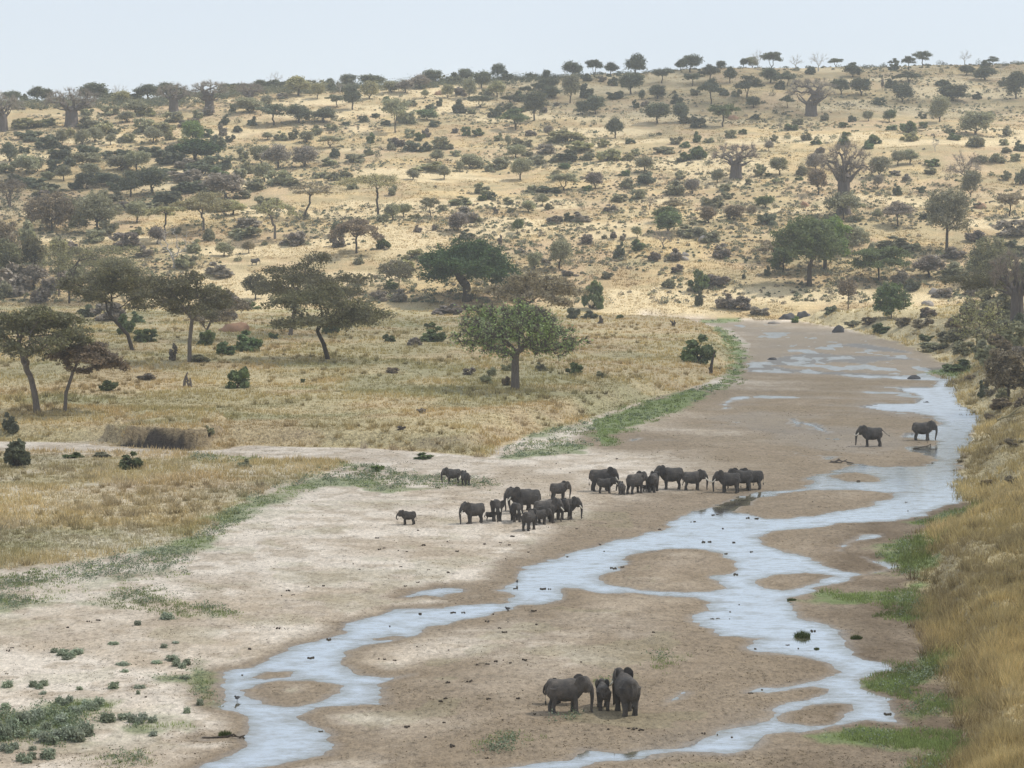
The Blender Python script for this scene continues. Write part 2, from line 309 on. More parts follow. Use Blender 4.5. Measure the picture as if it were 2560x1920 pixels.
# far bank and right bench
lowr = (T['sdc'] > 0) & (T['sdr'] > 0) & (T['sdp'] > 0) & (T['sdt'] > 0) & (RY < 640)
grass = np.zeros(RX.shape); dirt = np.zeros(RX.shape)
g_t = sst(2.8, 0.8, T['sdt'] + 1.2 * fine); g_p = sst(1.7, 0.2, T['sdp'] + 0.7 * fine)
g_r = sst(2.4, 0.6, T['sdr'] + 1.3 * fine) * (T['sdr'] < 60); hillm = ((RY > 560) & (T['sdp'] > 0) & (T['sdc'] > 0) & (T['sdr'] > 0)) * sst(1.0, 5.0, T['sdc'])
hillm = np.where(RY > 645, 1.0, hillm)
STR = np.array([0.46, 0.375, 0.215])
cp_ = mixc(np.zeros(RX.shape + (3,)) + STR, (0.35, 0.30, 0.17), np.clip(0.45 + 0.9 * mid + 0.35 * str_, 0, 1))
cp_ = mixc(cp_, (0.43, 0.325, 0.19), np.clip(1.5 * fbm(RX, RY, 17.0, 3, 71.0) - 0.25, 0, .7))
cp_ = mixc(cp_, (0.27, 0.26, 0.145), np.clip(1.6 * fbm(RX, RY, 22.0, 3, 81.0) - 0.45, 0, 0.6))
ch = mixc(np.zeros(RX.shape + (3,)) + np.array([0.49, 0.370, 0.195]), (0.36, 0.265, 0.145), np.clip(0.30 + 1.1 * mid + 0.5 * fine, 0, 1))
ch = mixc(ch, (0.36, 0.29, 0.165), np.clip(1.5 * str_ - 0.1, 0, 0.8))
ch = mixc(ch, (0.44, 0.32, 0.20), np.clip(2.0 * fbm(RX, RY, 25.0, 5, 91.0) - 0.4, 0, 0.55)); ch = mixc(ch, (0.30, 0.25, 0.14), np.clip(2.2 * fbm(RX, RY, 7.0, 4, 191.0) - 0.45, 0, 0.6))
ch = mixc(ch, (0.57, 0.46, 0.28), np.clip(2.0 * fbm(RX * .5, RY, 24.0, 4, 95.0) - 0.35, 0, 0.9))
cr = mixc(np.zeros(RX.shape + (3,)) + np.array([0.48, 0.40, 0.235]), (0.34, 0.285, 0.165), np.clip(0.15 + 1.2 * mid + 0.8 * fine, 0, 1))
col = mixc(col, cp_, np.clip(g_t * (0.75 + 0.3 * fine) + g_p, 0, 1))
col = col * (1 - g_r[..., None]) + cr * g_r[..., None]
col = col * (1 - hillm[..., None]) + ch * hillm[..., None]
# pale trodden sand where the bank path runs, bare earth faces on banks
slope = np.hypot(np.gradient(GZ, axis=0) / np.maximum(np.gradient(RY, axis=0), .05), np.gradient(GZ, axis=1) / np.maximum(np.gradient(RX, axis=1), .02))
face = sst(0.45, 1.0, slope + 0.5 * fine) * (RY < 640) * (RY > 95) * (T['sdc'] > -3)
col = mixc(col, (0.24, 0.18, 0.12), face * 0.45 * np.where(RX > 15, .4, 1))
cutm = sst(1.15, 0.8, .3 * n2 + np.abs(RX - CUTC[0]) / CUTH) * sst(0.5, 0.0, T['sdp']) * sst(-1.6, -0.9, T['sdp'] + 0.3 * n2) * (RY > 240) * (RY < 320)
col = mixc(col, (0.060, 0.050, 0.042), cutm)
ramp = sst(1.0, 0.4, np.hypot((RX - CUTC[0] + 10.5) / 6.0, (RY - CUTC[1] - 3) / 9.0)) * (T['sdp'] < 1)
col = mixc(col, (0.40, 0.335, 0.25), ramp * .9)
# low green growth
gm = sst(0.6, -1.2, sdg + 1.8 * fine + 0.8 * n2)
gm = gm * (T['sdp'] > -60)
shortg = gm * np.clip(0.5 + 1.6 * fbm(RX, RY, 9.0, 3, 15.0), 0.0, 1)
GREEN = np.array([0.150, 0.195, 0.075])
col = mixc(col, GREEN, np.where(RX > 12, gm * 0.9, shortg * 0.75))
spots = sst(0.36, 0.5, fbm(RX, RY, 6.0, 3, 111.0)) * (T['sdc'] < 0) * (ee > 2.5) * (RY < 215) * (RX < 12)
col = mixc(col, (0.20, 0.21, 0.10), spots * 0.18)
# elephants' paths and scuffs on the sand: browner streaks
scuf = np.clip(1.8 * fbm(RX * 0.5, RY, 4.0, 4, 121.0) - 0.5, 0, 1) * (T['sdc'] < 0) * (ee > 1)
col = mixc(col, (0.34, 0.27, 0.20), scuf * 0.3)
col = np.clip(col, 0.02, 0.9)
grass_d = np.clip(g_t * 0.9 + g_p + g_r, 0, 1) * (1 - cutm) * (1 - ramp) * (1 - gm * 0.7)

def N(nt, t, **kw):
    n = nt.nodes.new(t)
    for k, v in kw.items(): setattr(n, k, v)
    return n
def new_mat(name):
    m = bpy.data.materials.new(name); m.use_nodes = True; nt = m.node_tree; nt.nodes.clear()
    return m, nt, N(nt, 'ShaderNodeOutputMaterial')
def noise(nt, vec, scale, detail=3, rough=0.6):
    n = N(nt, 'ShaderNodeTexNoise'); n.inputs['Scale'].default_value = scale; n.inputs['Detail'].default_value = detail
    n.inputs['Roughness'].default_value = rough; nt.links.new(vec, n.inputs['Vector']); return n.outputs[0]
def mapr(nt, v, a, b, c, d_):
    n = N(nt, 'ShaderNodeMapRange'); nt.links.new(v, n.inputs[0])
    for i, q in enumerate((a, b, c, d_)): n.inputs[1 + i].default_value = q
    return n.outputs[0]
def mth(nt, op, a, b):
    n = N(nt, 'ShaderNodeMath', operation=op)
    for i, q in enumerate((a, b)):
        if isinstance(q, (int, float)): n.inputs[i].default_value = q
        else: nt.links.new(q, n.inputs[i])
    return n.outputs[0]
def vscale(nt, v, s):
    n = N(nt, 'ShaderNodeVectorMath', operation='SCALE'); nt.links.new(v, n.inputs[0])
    if isinstance(s, (int, float)): n.inputs['Scale'].default_value = s
    else: nt.links.new(s, n.inputs['Scale'])
    return n.outputs[0]

def ground_mat():
    m, nt, out = new_mat('earth_and_dry_grass'); b = N(nt, 'ShaderNodeBsdfPrincipled')
    at = N(nt, 'ShaderNodeAttribute', attribute_name='Col'); w = N(nt, 'ShaderNodeAttribute', attribute_name='wet')
    g = N(nt, 'ShaderNodeAttribute', attribute_name='tuft')
    geo = N(nt, 'ShaderNodeNewGeometry'); P = geo.outputs['Position']
    mp = N(nt, 'ShaderNodeMapping'); mp.inputs['Scale'].default_value = (1.0, 0.55, 1.0); nt.links.new(P, mp.inputs[0]); Q = mp.outputs[0]
    a1 = noise(nt, Q, 3.1, 4, 0.7); a2 = noise(nt, P, 0.55, 4, 0.65); a3 = noise(nt, Q, 9.0, 2, 0.6)
    f = mth(nt, 'ADD', mapr(nt, a1, 0.3, 0.7, -0.34, 0.34), mapr(nt, a3, 0.3, 0.7, -0.22, 0.22))
    f = mth(nt, 'MULTIPLY', f, mth(nt, 'ADD', mth(nt, 'MULTIPLY', g.outputs['Fac'], 0.9), 0.75))
    f = mth(nt, 'ADD', mth(nt, 'ADD', f, mapr(nt, a2, 0.3, 0.7, -0.12, 0.12)), 1.0)
    sand = mth(nt, 'SUBTRACT', 1.0, g.outputs['Fac'])
    sp1 = mapr(nt, noise(nt, Q, 2.3, 5, 0.75), 0.58, 0.66, 0.0, 0.40); sp2 = mapr(nt, noise(nt, Q, 0.9, 7, 0.8), 0.56, 0.68, 0.0, 0.35)
    vo = N(nt, 'ShaderNodeTexVoronoi'); vo.inputs['Scale'].default_value = 1.1; nt.links.new(P, vo.inputs['Vector'])
    pr = mapr(nt, vo.outputs['Distance'], 0.08, 0.26, 0.25, 0.0)
    dk = mth(nt, 'MULTIPLY', mth(nt, 'ADD', mth(nt, 'ADD', sp1, sp2), pr), sand)
    f = mth(nt, 'SUBTRACT', f, dk)
    c = vscale(nt, at.outputs['Color'], f)
    nt.links.new(c, b.inputs['Base Color'])
    r = mapr(nt, w.outputs['Fac'], 0, 1, 0.95, 0.42); nt.links.new(r, b.inputs['Roughness'])
    nt.links.new(mapr(nt, w.outputs['Fac'], 0, 1, 0.15, 0.75), b.inputs['Specular IOR Level'])
    bp = N(nt, 'ShaderNodeBump'); bp.inputs['Strength'].default_value = 0.55; bp.inputs['Distance'].default_value = 0.30
    h = mth(nt, 'ADD', noise(nt, Q, 1.7, 5, 0.68), mth(nt, 'MULTIPLY', a2, 0.8))
    nt.links.new(h, bp.inputs['Height']); nt.links.new(bp.outputs[0], b.inputs['Normal'])
    nt.links.new(b.outputs[0], out.inputs[0]); return m
nr, nc = RX.shape
V = np.stack([RX, RY, GZ], -1).reshape(-1, 3)
ii = (np.arange(nr - 1)[:, None] * nc + np.arange(nc - 1)[None]).ravel()
Fq = np.stack([ii, ii + 1, ii + nc + 1, ii + nc], -1)
me = mesh_from('ground', V, Fq, [ground_mat()], smooth=True)
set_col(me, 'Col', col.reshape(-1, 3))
set_attr(me, 'wet', ((1 - sst(0, 0.9, np.clip(ee, 0, 9))) * (T['sdc'] < 1) * 0.8 + 0.5 * mudv).clip(0, 1).ravel())
set_attr(me, 'tuft', np.clip(g_t + g_p + g_r + hillm, 0, 1).ravel())
ground = tag(obj('ground', me), kind='structure')

# ------------------------------------------------------------------ water
def water_mat():
    m, nt, out = new_mat('shallow_river_water')
    geo = N(nt, 'ShaderNodeNewGeometry'); P = geo.outputs['Position']
    dp = N(nt, 'ShaderNodeAttribute', attribute_name='depth')
    mp = N(nt, 'ShaderNodeMapping'); mp.inputs['Scale'].default_value = (0.7, 1.2, 1.0); nt.links.new(P, mp.inputs[0])
    gl = N(nt, 'ShaderNodeBsdfGlossy'); gl.inputs['Color'].default_value = (0.86, 0.91, 0.96, 1)
    sx_ = N(nt, 'ShaderNodeSeparateXYZ'); nt.links.new(P, sx_.inputs[0]); nt.links.new(mapr(nt, sx_.outputs[1], 235, 330, 0.06, 0.34), gl.inputs['Roughness'])
    df = N(nt, 'ShaderNodeBsdfDiffuse')
    cr_ = N(nt, 'ShaderNodeMix', data_type='RGBA'); nt.links.new(noise(nt, P, 0.5, 4), cr_.inputs[0])
    cr_.inputs[6].default_value = (0.19, 0.15, 0.105, 1); cr_.inputs[7].default_value = (0.15, 0.155, 0.10, 1)
    nt.links.new(cr_.outputs[2], df.inputs['Color'])
    bp = N(nt, 'ShaderNodeBump'); bp.inputs['Strength'].default_value = 0.10; bp.inputs['Distance'].default_value = 0.02
    nt.links.new(mth(nt, 'ADD', noise(nt, mp.outputs[0], 5.0, 3, 0.6), mth(nt, 'MULTIPLY', noise(nt, mp.outputs[0], 0.9, 2), 1.2)), bp.inputs['Height'])
    nt.links.new(bp.outputs[0], gl.inputs['Normal'])
    mx = N(nt, 'ShaderNodeMixShader')
    # ripples and weed mats break the mirror where it is very shallow
    sh = mapr(nt, dp.outputs['Fac'], 0.0, 0.13, 0.0, 1.0)
    br = mapr(nt, noise(nt, mp.outputs[0], 1.1, 5, 0.75), 0.36, 0.56, 0.0, 1.0)
    k = mth(nt, 'ADD', mth(nt, 'MULTIPLY', sh, 0.62), mth(nt, 'MULTIPLY', br, 0.45)); k = mapr(nt, k, 0, 1, 0.28, 0.88)
    k2 = mapr(nt, noise(nt, mp.outputs[0], 0.45, 7, 0.72), 0.34, 0.50, 0.62, 1.0)
    nt.links.new(mth(nt, 'MULTIPLY', k, k2), mx.inputs[0])
    nt.links.new(df.outputs[0], mx.inputs[1]); nt.links.new(gl.outputs[0], mx.inputs[2]); nt.links.new(mx.outputs[0], out.inputs[0])
    return m
keep = (GZ < 0.03) & (T['sdc'] < 3)
kf = (keep.ravel()[Fq].any(1)) & (RY.ravel()[Fq[:, 0]] > 90) & (RY.ravel()[Fq[:, 0]] < 660)
used, inv = np.unique(Fq[kf], return_inverse=True)
VW = V[used].copy(); dpt = -VW[:, 2].copy(); VW[:, 2] = 0.0
mw = mesh_from('river_water', VW, inv.reshape(-1, 4), [water_mat()], smooth=True); set_attr(mw, 'depth', dpt)
tag(obj('river_water', mw), kind='structure')

# ------------------------------------------------------------------ clouds high above, which shade the valley and the ridge
def cloud_mat():
    m, nt, out = new_mat('cloud'); tr = N(nt, 'ShaderNodeBsdfTransparent'); df = N(nt, 'ShaderNodeBsdfTranslucent'); df.inputs[0].default_value = (0.95, 0.96, 1, 1)
    a = N(nt, 'ShaderNodeAttribute', attribute_name='dens'); mx = N(nt, 'ShaderNodeMixShader')
    nt.links.new(mth(nt, 'MULTIPLY', a.outputs['Fac'], 0.97), mx.inputs[0]); nt.links.new(tr.outputs[0], mx.inputs[1]); nt.links.new(df.outputs[0], mx.inputs[2])
    nt.links.new(mx.outputs[0], out.inputs[0]); return m
CM = cloud_mat()
def cloud(outline, alt, dens, soft, seed, label):
    """a flat lumpy cloud whose shade falls on the given ground outline (world metres)"""
    P = np.array(outline, float); off = np.array([SUNV.x, SUNV.y]) / SUNV.z
    x0, y0 = P.min(0) - soft; x1, y1 = P.max(0) + soft
    nx = min(240, int((x1 - x0) / 7)); ny = min(240, int((y1 - y0) / 7))
    X, Y = np.meshgrid(np.linspace(x0, x1, nx), np.linspace(y0, y1, ny), indexing='ij')
    s = poly_sd(P, X, Y) + 40 * fbm(X, Y, 170, 4, seed) ; D = sst(0, -soft, s) * dens * (0.9 + 0.3 * fbm(X, Y, 60, 3, seed + 2))
    D = D.clip(0, 1); th = 8 + 30 * sst(0, -soft * 2, s) * (1 + fbm(X, Y, 80, 3, seed + 4))
    gzz = 40.0
    Xc, Yc = X + off[0] * (alt - gzz), Y + off[1] * (alt - gzz)
    n = nx * ny; top = np.stack([Xc, Yc, alt + th], -1).reshape(-1, 3); bot = np.stack([Xc, Yc, np.full_like(X, alt)], -1).reshape(-1, 3)
    i = (np.arange(nx - 1)[:, None] * ny + np.arange(ny - 1)[None]).ravel(); q = np.stack([i, i + 1, i + ny + 1, i + ny], -1)
    ok = (D.ravel()[q] > 0.002).any(1); q = q[ok]
    mm = mesh_from('cloud', np.concatenate([top, bot]), [q, q[:, ::-1] + n], [CM], smooth=True)
    set_attr(mm, 'dens', np.concatenate([1 - np.sqrt(1 - D.ravel() * .999)] * 2))
    o = obj('cloud', mm); tag(o, kind='structure')
cloud([(-420,30),(420,30),(420,560),(250,575),(160,615),(110,650),(60,660),(-10,655),(-60,640),(-130,625),(-300,600),(-420,560)], 900, 0.60, 36, 3.0, '')
cloud([(-60,1010),(60,980),(160,1000),(260,1010),(420,960),(520,1050),(480,1700),(-60,1700),(-90,1180)], 1000, 0.76, 60, 8.0, '')
cloud([(-420,720),(-250,740),(-140,770),(-110,850),(-170,930),(-300,925),(-420,960)], 980, 0.55, 60, 13.0, '')

# ------------------------------------------------------------------ materials for plants, bark and hide
def leaf_mat(name, rgb, var=0.35, trans=0.3, warm=0.0):
    m, nt, out = new_mat(name); oi = N(nt, 'ShaderNodeObjectInfo'); geo = N(nt, 'ShaderNodeNewGeometry')
    b = N(nt, 'ShaderNodeBsdfDiffuse'); t = N(nt, 'ShaderNodeBsdfTranslucent'); mx = N(nt, 'ShaderNodeMixShader'); mx.inputs[0].default_value = trans
    r = N(nt, 'ShaderNodeRGB'); r.outputs[0].default_value = (*rgb, 1)
    f = mth(nt, 'ADD', mapr(nt, noise(nt, geo.outputs['Position'], 0.45, 3), 0.25, 0.75, 1 - var, 1 + var), mapr(nt, oi.outputs['Random'], 0, 1, -0.18, 0.18))
    f = mth(nt, 'MULTIPLY', f, mapr(nt, geo.outputs['Random Per Island'], 0, 1, 0.72, 1.28))
    hs = N(nt, 'ShaderNodeHueSaturation'); nt.links.new(r.outputs[0], hs.inputs['Color']); nt.links.new(f, hs.inputs['Value'])
    nt.links.new(mapr(nt, oi.outputs['Random'], 0, 1, 0.485, 0.512), hs.inputs['Hue'])
    nt.links.new(mapr(nt, noise(nt, geo.outputs['Position'], 0.3, 2), 0.3, 0.7, 0.75, 1.2), hs.inputs['Saturation'])
    nt.links.new(hs.outputs[0], b.inputs[0]); nt.links.new(hs.outputs[0], t.inputs[0])
    nt.links.new(b.outputs[0], mx.inputs[1]); nt.links.new(t.outputs[0], mx.inputs[2]); nt.links.new(mx.outputs[0], out.inputs[0]); return m
LEAF = dict(
 d=leaf_mat('leaf_dark', (0.160, 0.170, 0.110)), g=leaf_mat('leaf_grey_green', (0.32, 0.31, 0.195)),
 y=leaf_mat('leaf_olive', (0.37, 0.345, 0.185)), e=leaf_mat('leaf_green', (0.165, 0.205, 0.095)),
 p=leaf_mat('twig_grey', (0.29, 0.25, 0.205)), b=leaf_mat('leaf_brown', (0.30, 0.245, 0.165)),
 v=leaf_mat('leaf_bright', (0.20, 0.265, 0.09)), f=leaf_mat('leaf_fig', (0.075, 0.115, 0.050), trans=0.2),
 a=leaf_mat('leaf_acacia', (0.195, 0.185, 0.105)), h=leaf_mat('leaf_silver', (0.33, 0.37, 0.27), var=0.3),
 s=leaf_mat('leaf_sausage', (0.32, 0.40, 0.17)))
def bark_mat(name, rgb, sc_=2.0):
    m, nt, out = new_mat(name); b = N(nt, 'ShaderNodeBsdfPrincipled'); b.inputs['Roughness'].default_value = 0.9; b.inputs['Specular IOR Level'].default_value = 0.1
    tc = N(nt, 'ShaderNodeTexCoord'); mp = N(nt, 'ShaderNodeMapping'); mp.inputs['Scale'].default_value = (sc_, sc_, sc_ * 0.25); nt.links.new(tc.outputs['Object'], mp.inputs[0])
    n = noise(nt, mp.outputs[0], 2.5, 5, 0.7); r = N(nt, 'ShaderNodeRGB'); r.outputs[0].default_value = (*rgb, 1)
    nt.links.new(vscale(nt, r.outputs[0], mapr(nt, n, 0.25, 0.75, 0.55, 1.45)), b.inputs[0])
    bp = N(nt, 'ShaderNodeBump'); bp.inputs['Strength'].default_value = 0.8; bp.inputs['Distance'].default_value = 0.1; nt.links.new(n, bp.inputs['Height']); nt.links.new(bp.outputs[0], b.inputs['Normal'])
    nt.links.new(b.outputs[0], out.inputs[0]); return m
BARK = dict(k=bark_mat('bark_dark', (0.075, 0.062, 0.05)), g=bark_mat('bark_grey', (0.17, 0.145, 0.125)), w=bark_mat('bark_dead', (0.42, 0.39, 0.35)),
            b=bark_mat('bark_baobab', (0.125, 0.105, 0.095), 0.8), y=bark_mat('bark_yellow', (0.30, 0.26, 0.15)))
# ------------------------------------------------------------------ tree growing
def colonize(att, nodes, step, infl, kill, iters=70, up=0.05, jit=0.12, seed=0):
    r = np.random.default_rng(seed); nodes = [np.array(n, float) for n in nodes]; par = list(range(-1, len(nodes) - 1)); att = np.array(att, float)
    alive = np.ones(len(att), bool); NP = np.array(nodes)
    near_i = np.argmin(((att[:, None] - NP[None]) ** 2).sum(-1), 1); near_d = np.sqrt(((att - NP[near_i]) ** 2).sum(-1))
    for it in range(iters):
        a = np.nonzero(alive & (near_d < infl))[0]
        if len(a) == 0:
            if alive.any():
                a = np.array([np.nonzero(alive)[0][np.argmin(near_d[alive])]])
            else: break
        ds = (att[a] - NP[near_i[a]]) / near_d[a][:, None]
        un = np.unique(near_i[a]); newn = []
        for u_ in un:
            dd = ds[near_i[a] == u_].mean(0); dd = dd + r.normal(0, jit, 3); dd[2] += up; dd /= np.linalg.norm(dd) + 1e-9
            newn.append(NP[u_] + dd * step); par.append(int(u_))
        newn = np.array(newn); base = len(NP); NP = np.concatenate([NP, newn])
        D = np.sqrt(((att[:, None] - newn[None]) ** 2).sum(-1)); k = D.argmin(1); m = D[np.arange(len(att)), k]
        upd = m < near_d; near_d[upd] = m[upd]; near_i[upd] = base + k[upd]; alive &= near_d > kill
        if len(NP) > 2500: break
    return NP, np.array(par)
def radii(NP, par, tip, ex=2.3):
    n = len(NP); acc = np.zeros(n); kids = np.zeros(n, int)
    for i in range(n):
        if par[i] >= 0: kids[par[i]] += 1
    r = np.zeros(n)
    for i in range(n - 1, -1, -1):
        r[i] = max(tip, acc[i] ** (1 / ex)) if kids[i] else tip
        if par[i] >= 0: acc[par[i]] += r[i] ** ex
    return r, kids
def tubes(A, B, ra, rb, k=5):
    """prism segments from A to B"""
    A, B = np.asarray(A), np.asarray(B); D = B - A; L = np.linalg.norm(D, axis=1, keepdims=True) + 1e-9; D = D / L
    ref = np.where(np.abs(D[:, 2:3]) < 0.9, np.array([[0, 0, 1.0]]), np.array([[1.0, 0, 0]]))
    U = np.cross(D, ref); U /= np.linalg.norm(U, axis=1, keepdims=True) + 1e-9; Wv = np.cross(D, U)
    an = np.arange(k) * 2 * math.pi / k; n = len(A)
    ring = (np.cos(an)[None, :, None] * U[:, None] + np.sin(an)[None, :, None] * Wv[:, None])
    A2 = A - D * np.minimum(L * 0.15, ra[:, None] * 0.4)
    va = A2[:, None] + ring * ra[:, None, None]; vb = B[:, None] + ring * rb[:, None, None]
    Vt = np.concatenate([va, vb], 1).reshape(-1, 3); o = (np.arange(n) * 2 * k)[:, None, None]
    j = np.arange(k); q = np.stack([j, (j + 1) % k, (j + 1) % k + k, j + k], -1)[None] + o
    return Vt, q.reshape(-1, 4)
def quads(Pc, size, r, flat=0.0, stretch=1.5):
    """leaf-sized faces with random orientation"""
    n = len(Pc); N_ = r.normal(0, 1, (n, 3)); N_[:, 2] = N_[:, 2] * (1 - flat) + np.sign(N_[:, 2]) * flat * 1.5; N_ /= np.linalg.norm(N_, axis=1, keepdims=True)
    T_ = np.cross(N_, r.normal(0, 1, (n, 3))); T_ /= np.linalg.norm(T_, axis=1, keepdims=True) + 1e-9; B_ = np.cross(N_, T_)
    s = (size * r.uniform(0.6, 1.35, n))[:, None]; a = T_ * s * 0.5 * stretch; b = B_ * s * 0.5
    Vt = np.stack([Pc - a - b * 0.6, Pc - a * 0.2 + b, Pc + a + b * 0.3, Pc + a * 0.3 - b], 1).reshape(-1, 3)
    return Vt, (np.arange(n) * 4)[:, None] + np.arange(4)[None]
def blades(Pc, dirs, length, width, r):
    """thin triangles growing from points along dirs"""
    n = len(Pc); s = np.cross(dirs, r.normal(0, 1, (n, 3))); s /= np.linalg.norm(s, axis=1, keepdims=True) + 1e-9
    w = (width * np.ones(n))[:, None] * s * 0.5; L = (length * np.ones(n))[:, None]
    Vt = np.stack([Pc - w, Pc + w, Pc + dirs * L], 1).reshape(-1, 3)
    return Vt, (np.arange(n) * 3)[:, None] + np.arange(3)[None]

def grow(att, trunk, step, tip, nleaf, lsize, seed, spread=0.5, flat=0.3, zsq=0.5, r0=None, bark='k', leaf='a', twigs=0, ksides=6, jit=0.12, up=0.05, lift=0.0, infl=None, stem_scale=1.0):
    """returns (wood mesh, crown mesh)"""
    r = np.random.default_rng(seed + 100)
    att = np.array(att); NP, par = colonize(att, trunk, step, infl or step * 7, step * 1.3, seed=seed, jit=jit, up=up)
    R, kids = radii(NP, par, tip)
    if r0 is not None:                                    # match the wanted trunk girth, keeping the twigs fine
        g_ = math.log(r0 / tip) / math.log(max(R[0] / tip, 1.01)); R = tip * (R / tip) ** g_
        nt_ = len(trunk); fl_ = np.array([1.35, 1.08] + [1.0] * 50)[:nt_]; R[:nt_] *= fl_[:len(R[:nt_])]
    i = np.nonzero(par >= 0)[0]
    ra = np.minimum(R[par[i]], R[i] * 1.5 + 0.02)
    Vw, Fw = tubes(NP[par[i]], NP[i], ra, R[i], ksides)
    tips = NP[(R < tip * 2.6) | (kids == 0)]; tips = tips[tips[:, 2] > np.min(att[:, 2]) - step * 3]
    if twigs:                                             # fine bare twigs
        b = tips[r.integers(0, len(tips), twigs)]; cen = NP[len(trunk) - 1]; dd = (b - cen); dd /= np.linalg.norm(dd, axis=1, keepdims=True) + 1e-9
        dd = dd + r.normal(0, 0.75, b.shape); dd /= np.linalg.norm(dd, axis=1, keepdims=True)
        Vb, Fb = blades(b, dd, step * r.uniform(0.8, 2.4, twigs), lsize * 0.45, r)
    me1 = mesh_from('trunk', Vw, Fw, [BARK[bark]], smooth=True)
    if nleaf:
        b = tips[r.integers(0, len(tips), nleaf)]; off = r.normal(0, spread, b.shape); off[:, 2] *= zsq; off[:, 2] += lift
        Vl, Fl = quads(b + off, lsize, r, flat)
        if twigs:
            me2 = mesh_from('crown', np.concatenate([Vl, Vb]), [Fl, Fb + len(Vl)], [LEAF[leaf], BARK['g']], midx=np.concatenate([np.zeros(len(Fl)), np.ones(len(Fb))]))
        else: me2 = mesh_from('crown', Vl, Fl, [LEAF[leaf]])
    else:
        me2 = mesh_from('crown', Vb, Fb, [LEAF['p'] if leaf == 'p' else BARK[bark]])
    return me1, me2

def pads(w, zb, zt, n, seed, k=34, cx=0, cy=0, dome=0.35, first=True):
    """attractors for a layered umbrella crown: many thin pads stepped inside a low dome"""
    r = np.random.default_rng(seed); out = []; n = int(n * 2.0); k = max(12, int(k * .55))
    for i in range(n):
        a = i * 2.4 + r.uniform(-.4, .4); rr = w * 0.5 * math.sqrt((i + 0.3) / n) * 0.84
        pr = w * r.uniform(0.12, 0.20); H_ = zt - zb; f = (rr / (w * .5)) ** 2
        top = zt - H_ * f * (0.25 + dome * .9) - H_ * r.uniform(0.0, 1.0) ** 1.3 * (0.72 - .35 * f)
        a_ = r.uniform(0, 2 * math.pi, k); q = np.sqrt(r.uniform(0, 1, k)) * pr
        out.append(np.stack([cx + rr * math.cos(a) + q * np.cos(a_), cy + rr * math.sin(a) + q * np.sin(a_), top - (q / pr) ** 2 * H_ * 0.10 + r.uniform(-.15, .15, k)], -1))
    return np.concatenate(out)
def blob(cx, cy, cz, rx, ry, rz, n, seed, shell=0.55, low=-0.5):
    r = np.random.default_rng(seed); v = r.normal(0, 1, (n * 3, 3)); v /= np.linalg.norm(v, axis=1, keepdims=True); q = r.uniform(shell, 1, n * 3) ** 0.6
    lump = 1 + 0.16 * np.sin(v[:, 0] * 5 + seed) * np.cos(v[:, 1] * 4 + seed * 2) + 0.10 * np.sin(v[:, 2] * 7 + seed)
    v = v[v[:, 2] > low][:n]; m = len(v); return np.array([cx, cy, cz]) + v * (q[:m] * lump[:m])[:, None] * np.array([rx, ry, rz])

def bush_mesh(seed, leaf, n=1500, ls=0.30, w=3.0, h=2.4):
    r = np.random.default_rng(seed); cl = []; m = r.integers(16, 24); R = w / 2; off = r.uniform(-.15, .15, 2) * R
    for i in range(m):
        a = r.uniform(0, 6.28); q = math.sqrt(r.uniform(0, 1)) * .74 * R; pr = math.sqrt(max(0.05, 1 - (q / R) ** 2))
        cl.append((q * math.cos(a) + off[0] * .5, q * math.sin(a) + off[1] * .5, h * (r.uniform(0.05, 0.95)) * pr ** .8 * r.uniform(.75, 1.1), r.uniform(0.17, 0.34) * R))
    cl = np.array(cl); k = r.integers(0, m, n); v = r.normal(0, 1, (n, 3)); v /= np.linalg.norm(v, axis=1, keepdims=True)
    P = cl[k, :3] + v * (cl[k, 3] * r.uniform(0.4, 1.12, n))[:, None] * np.array([1.1, 1.1, 0.95]); P[:, 2] = np.abs(P[:, 2])
    Vl, Fl = quads(P, ls, r, 0.2)
    A = np.zeros((m, 3)); A[:, :2] = r.normal(0, 0.12, (m, 2)); Vs, Fs = tubes(A, cl[:, :3], np.full(m, 0.05), np.full(m, 0.02), 4)
    return mesh_from('bush', np.concatenate([Vl, Vs]), [Fl, Fs + len(Vl)], [LEAF[leaf], BARK['k']], midx=np.concatenate([np.zeros(len(Fl)), np.ones(len(Fs))]))

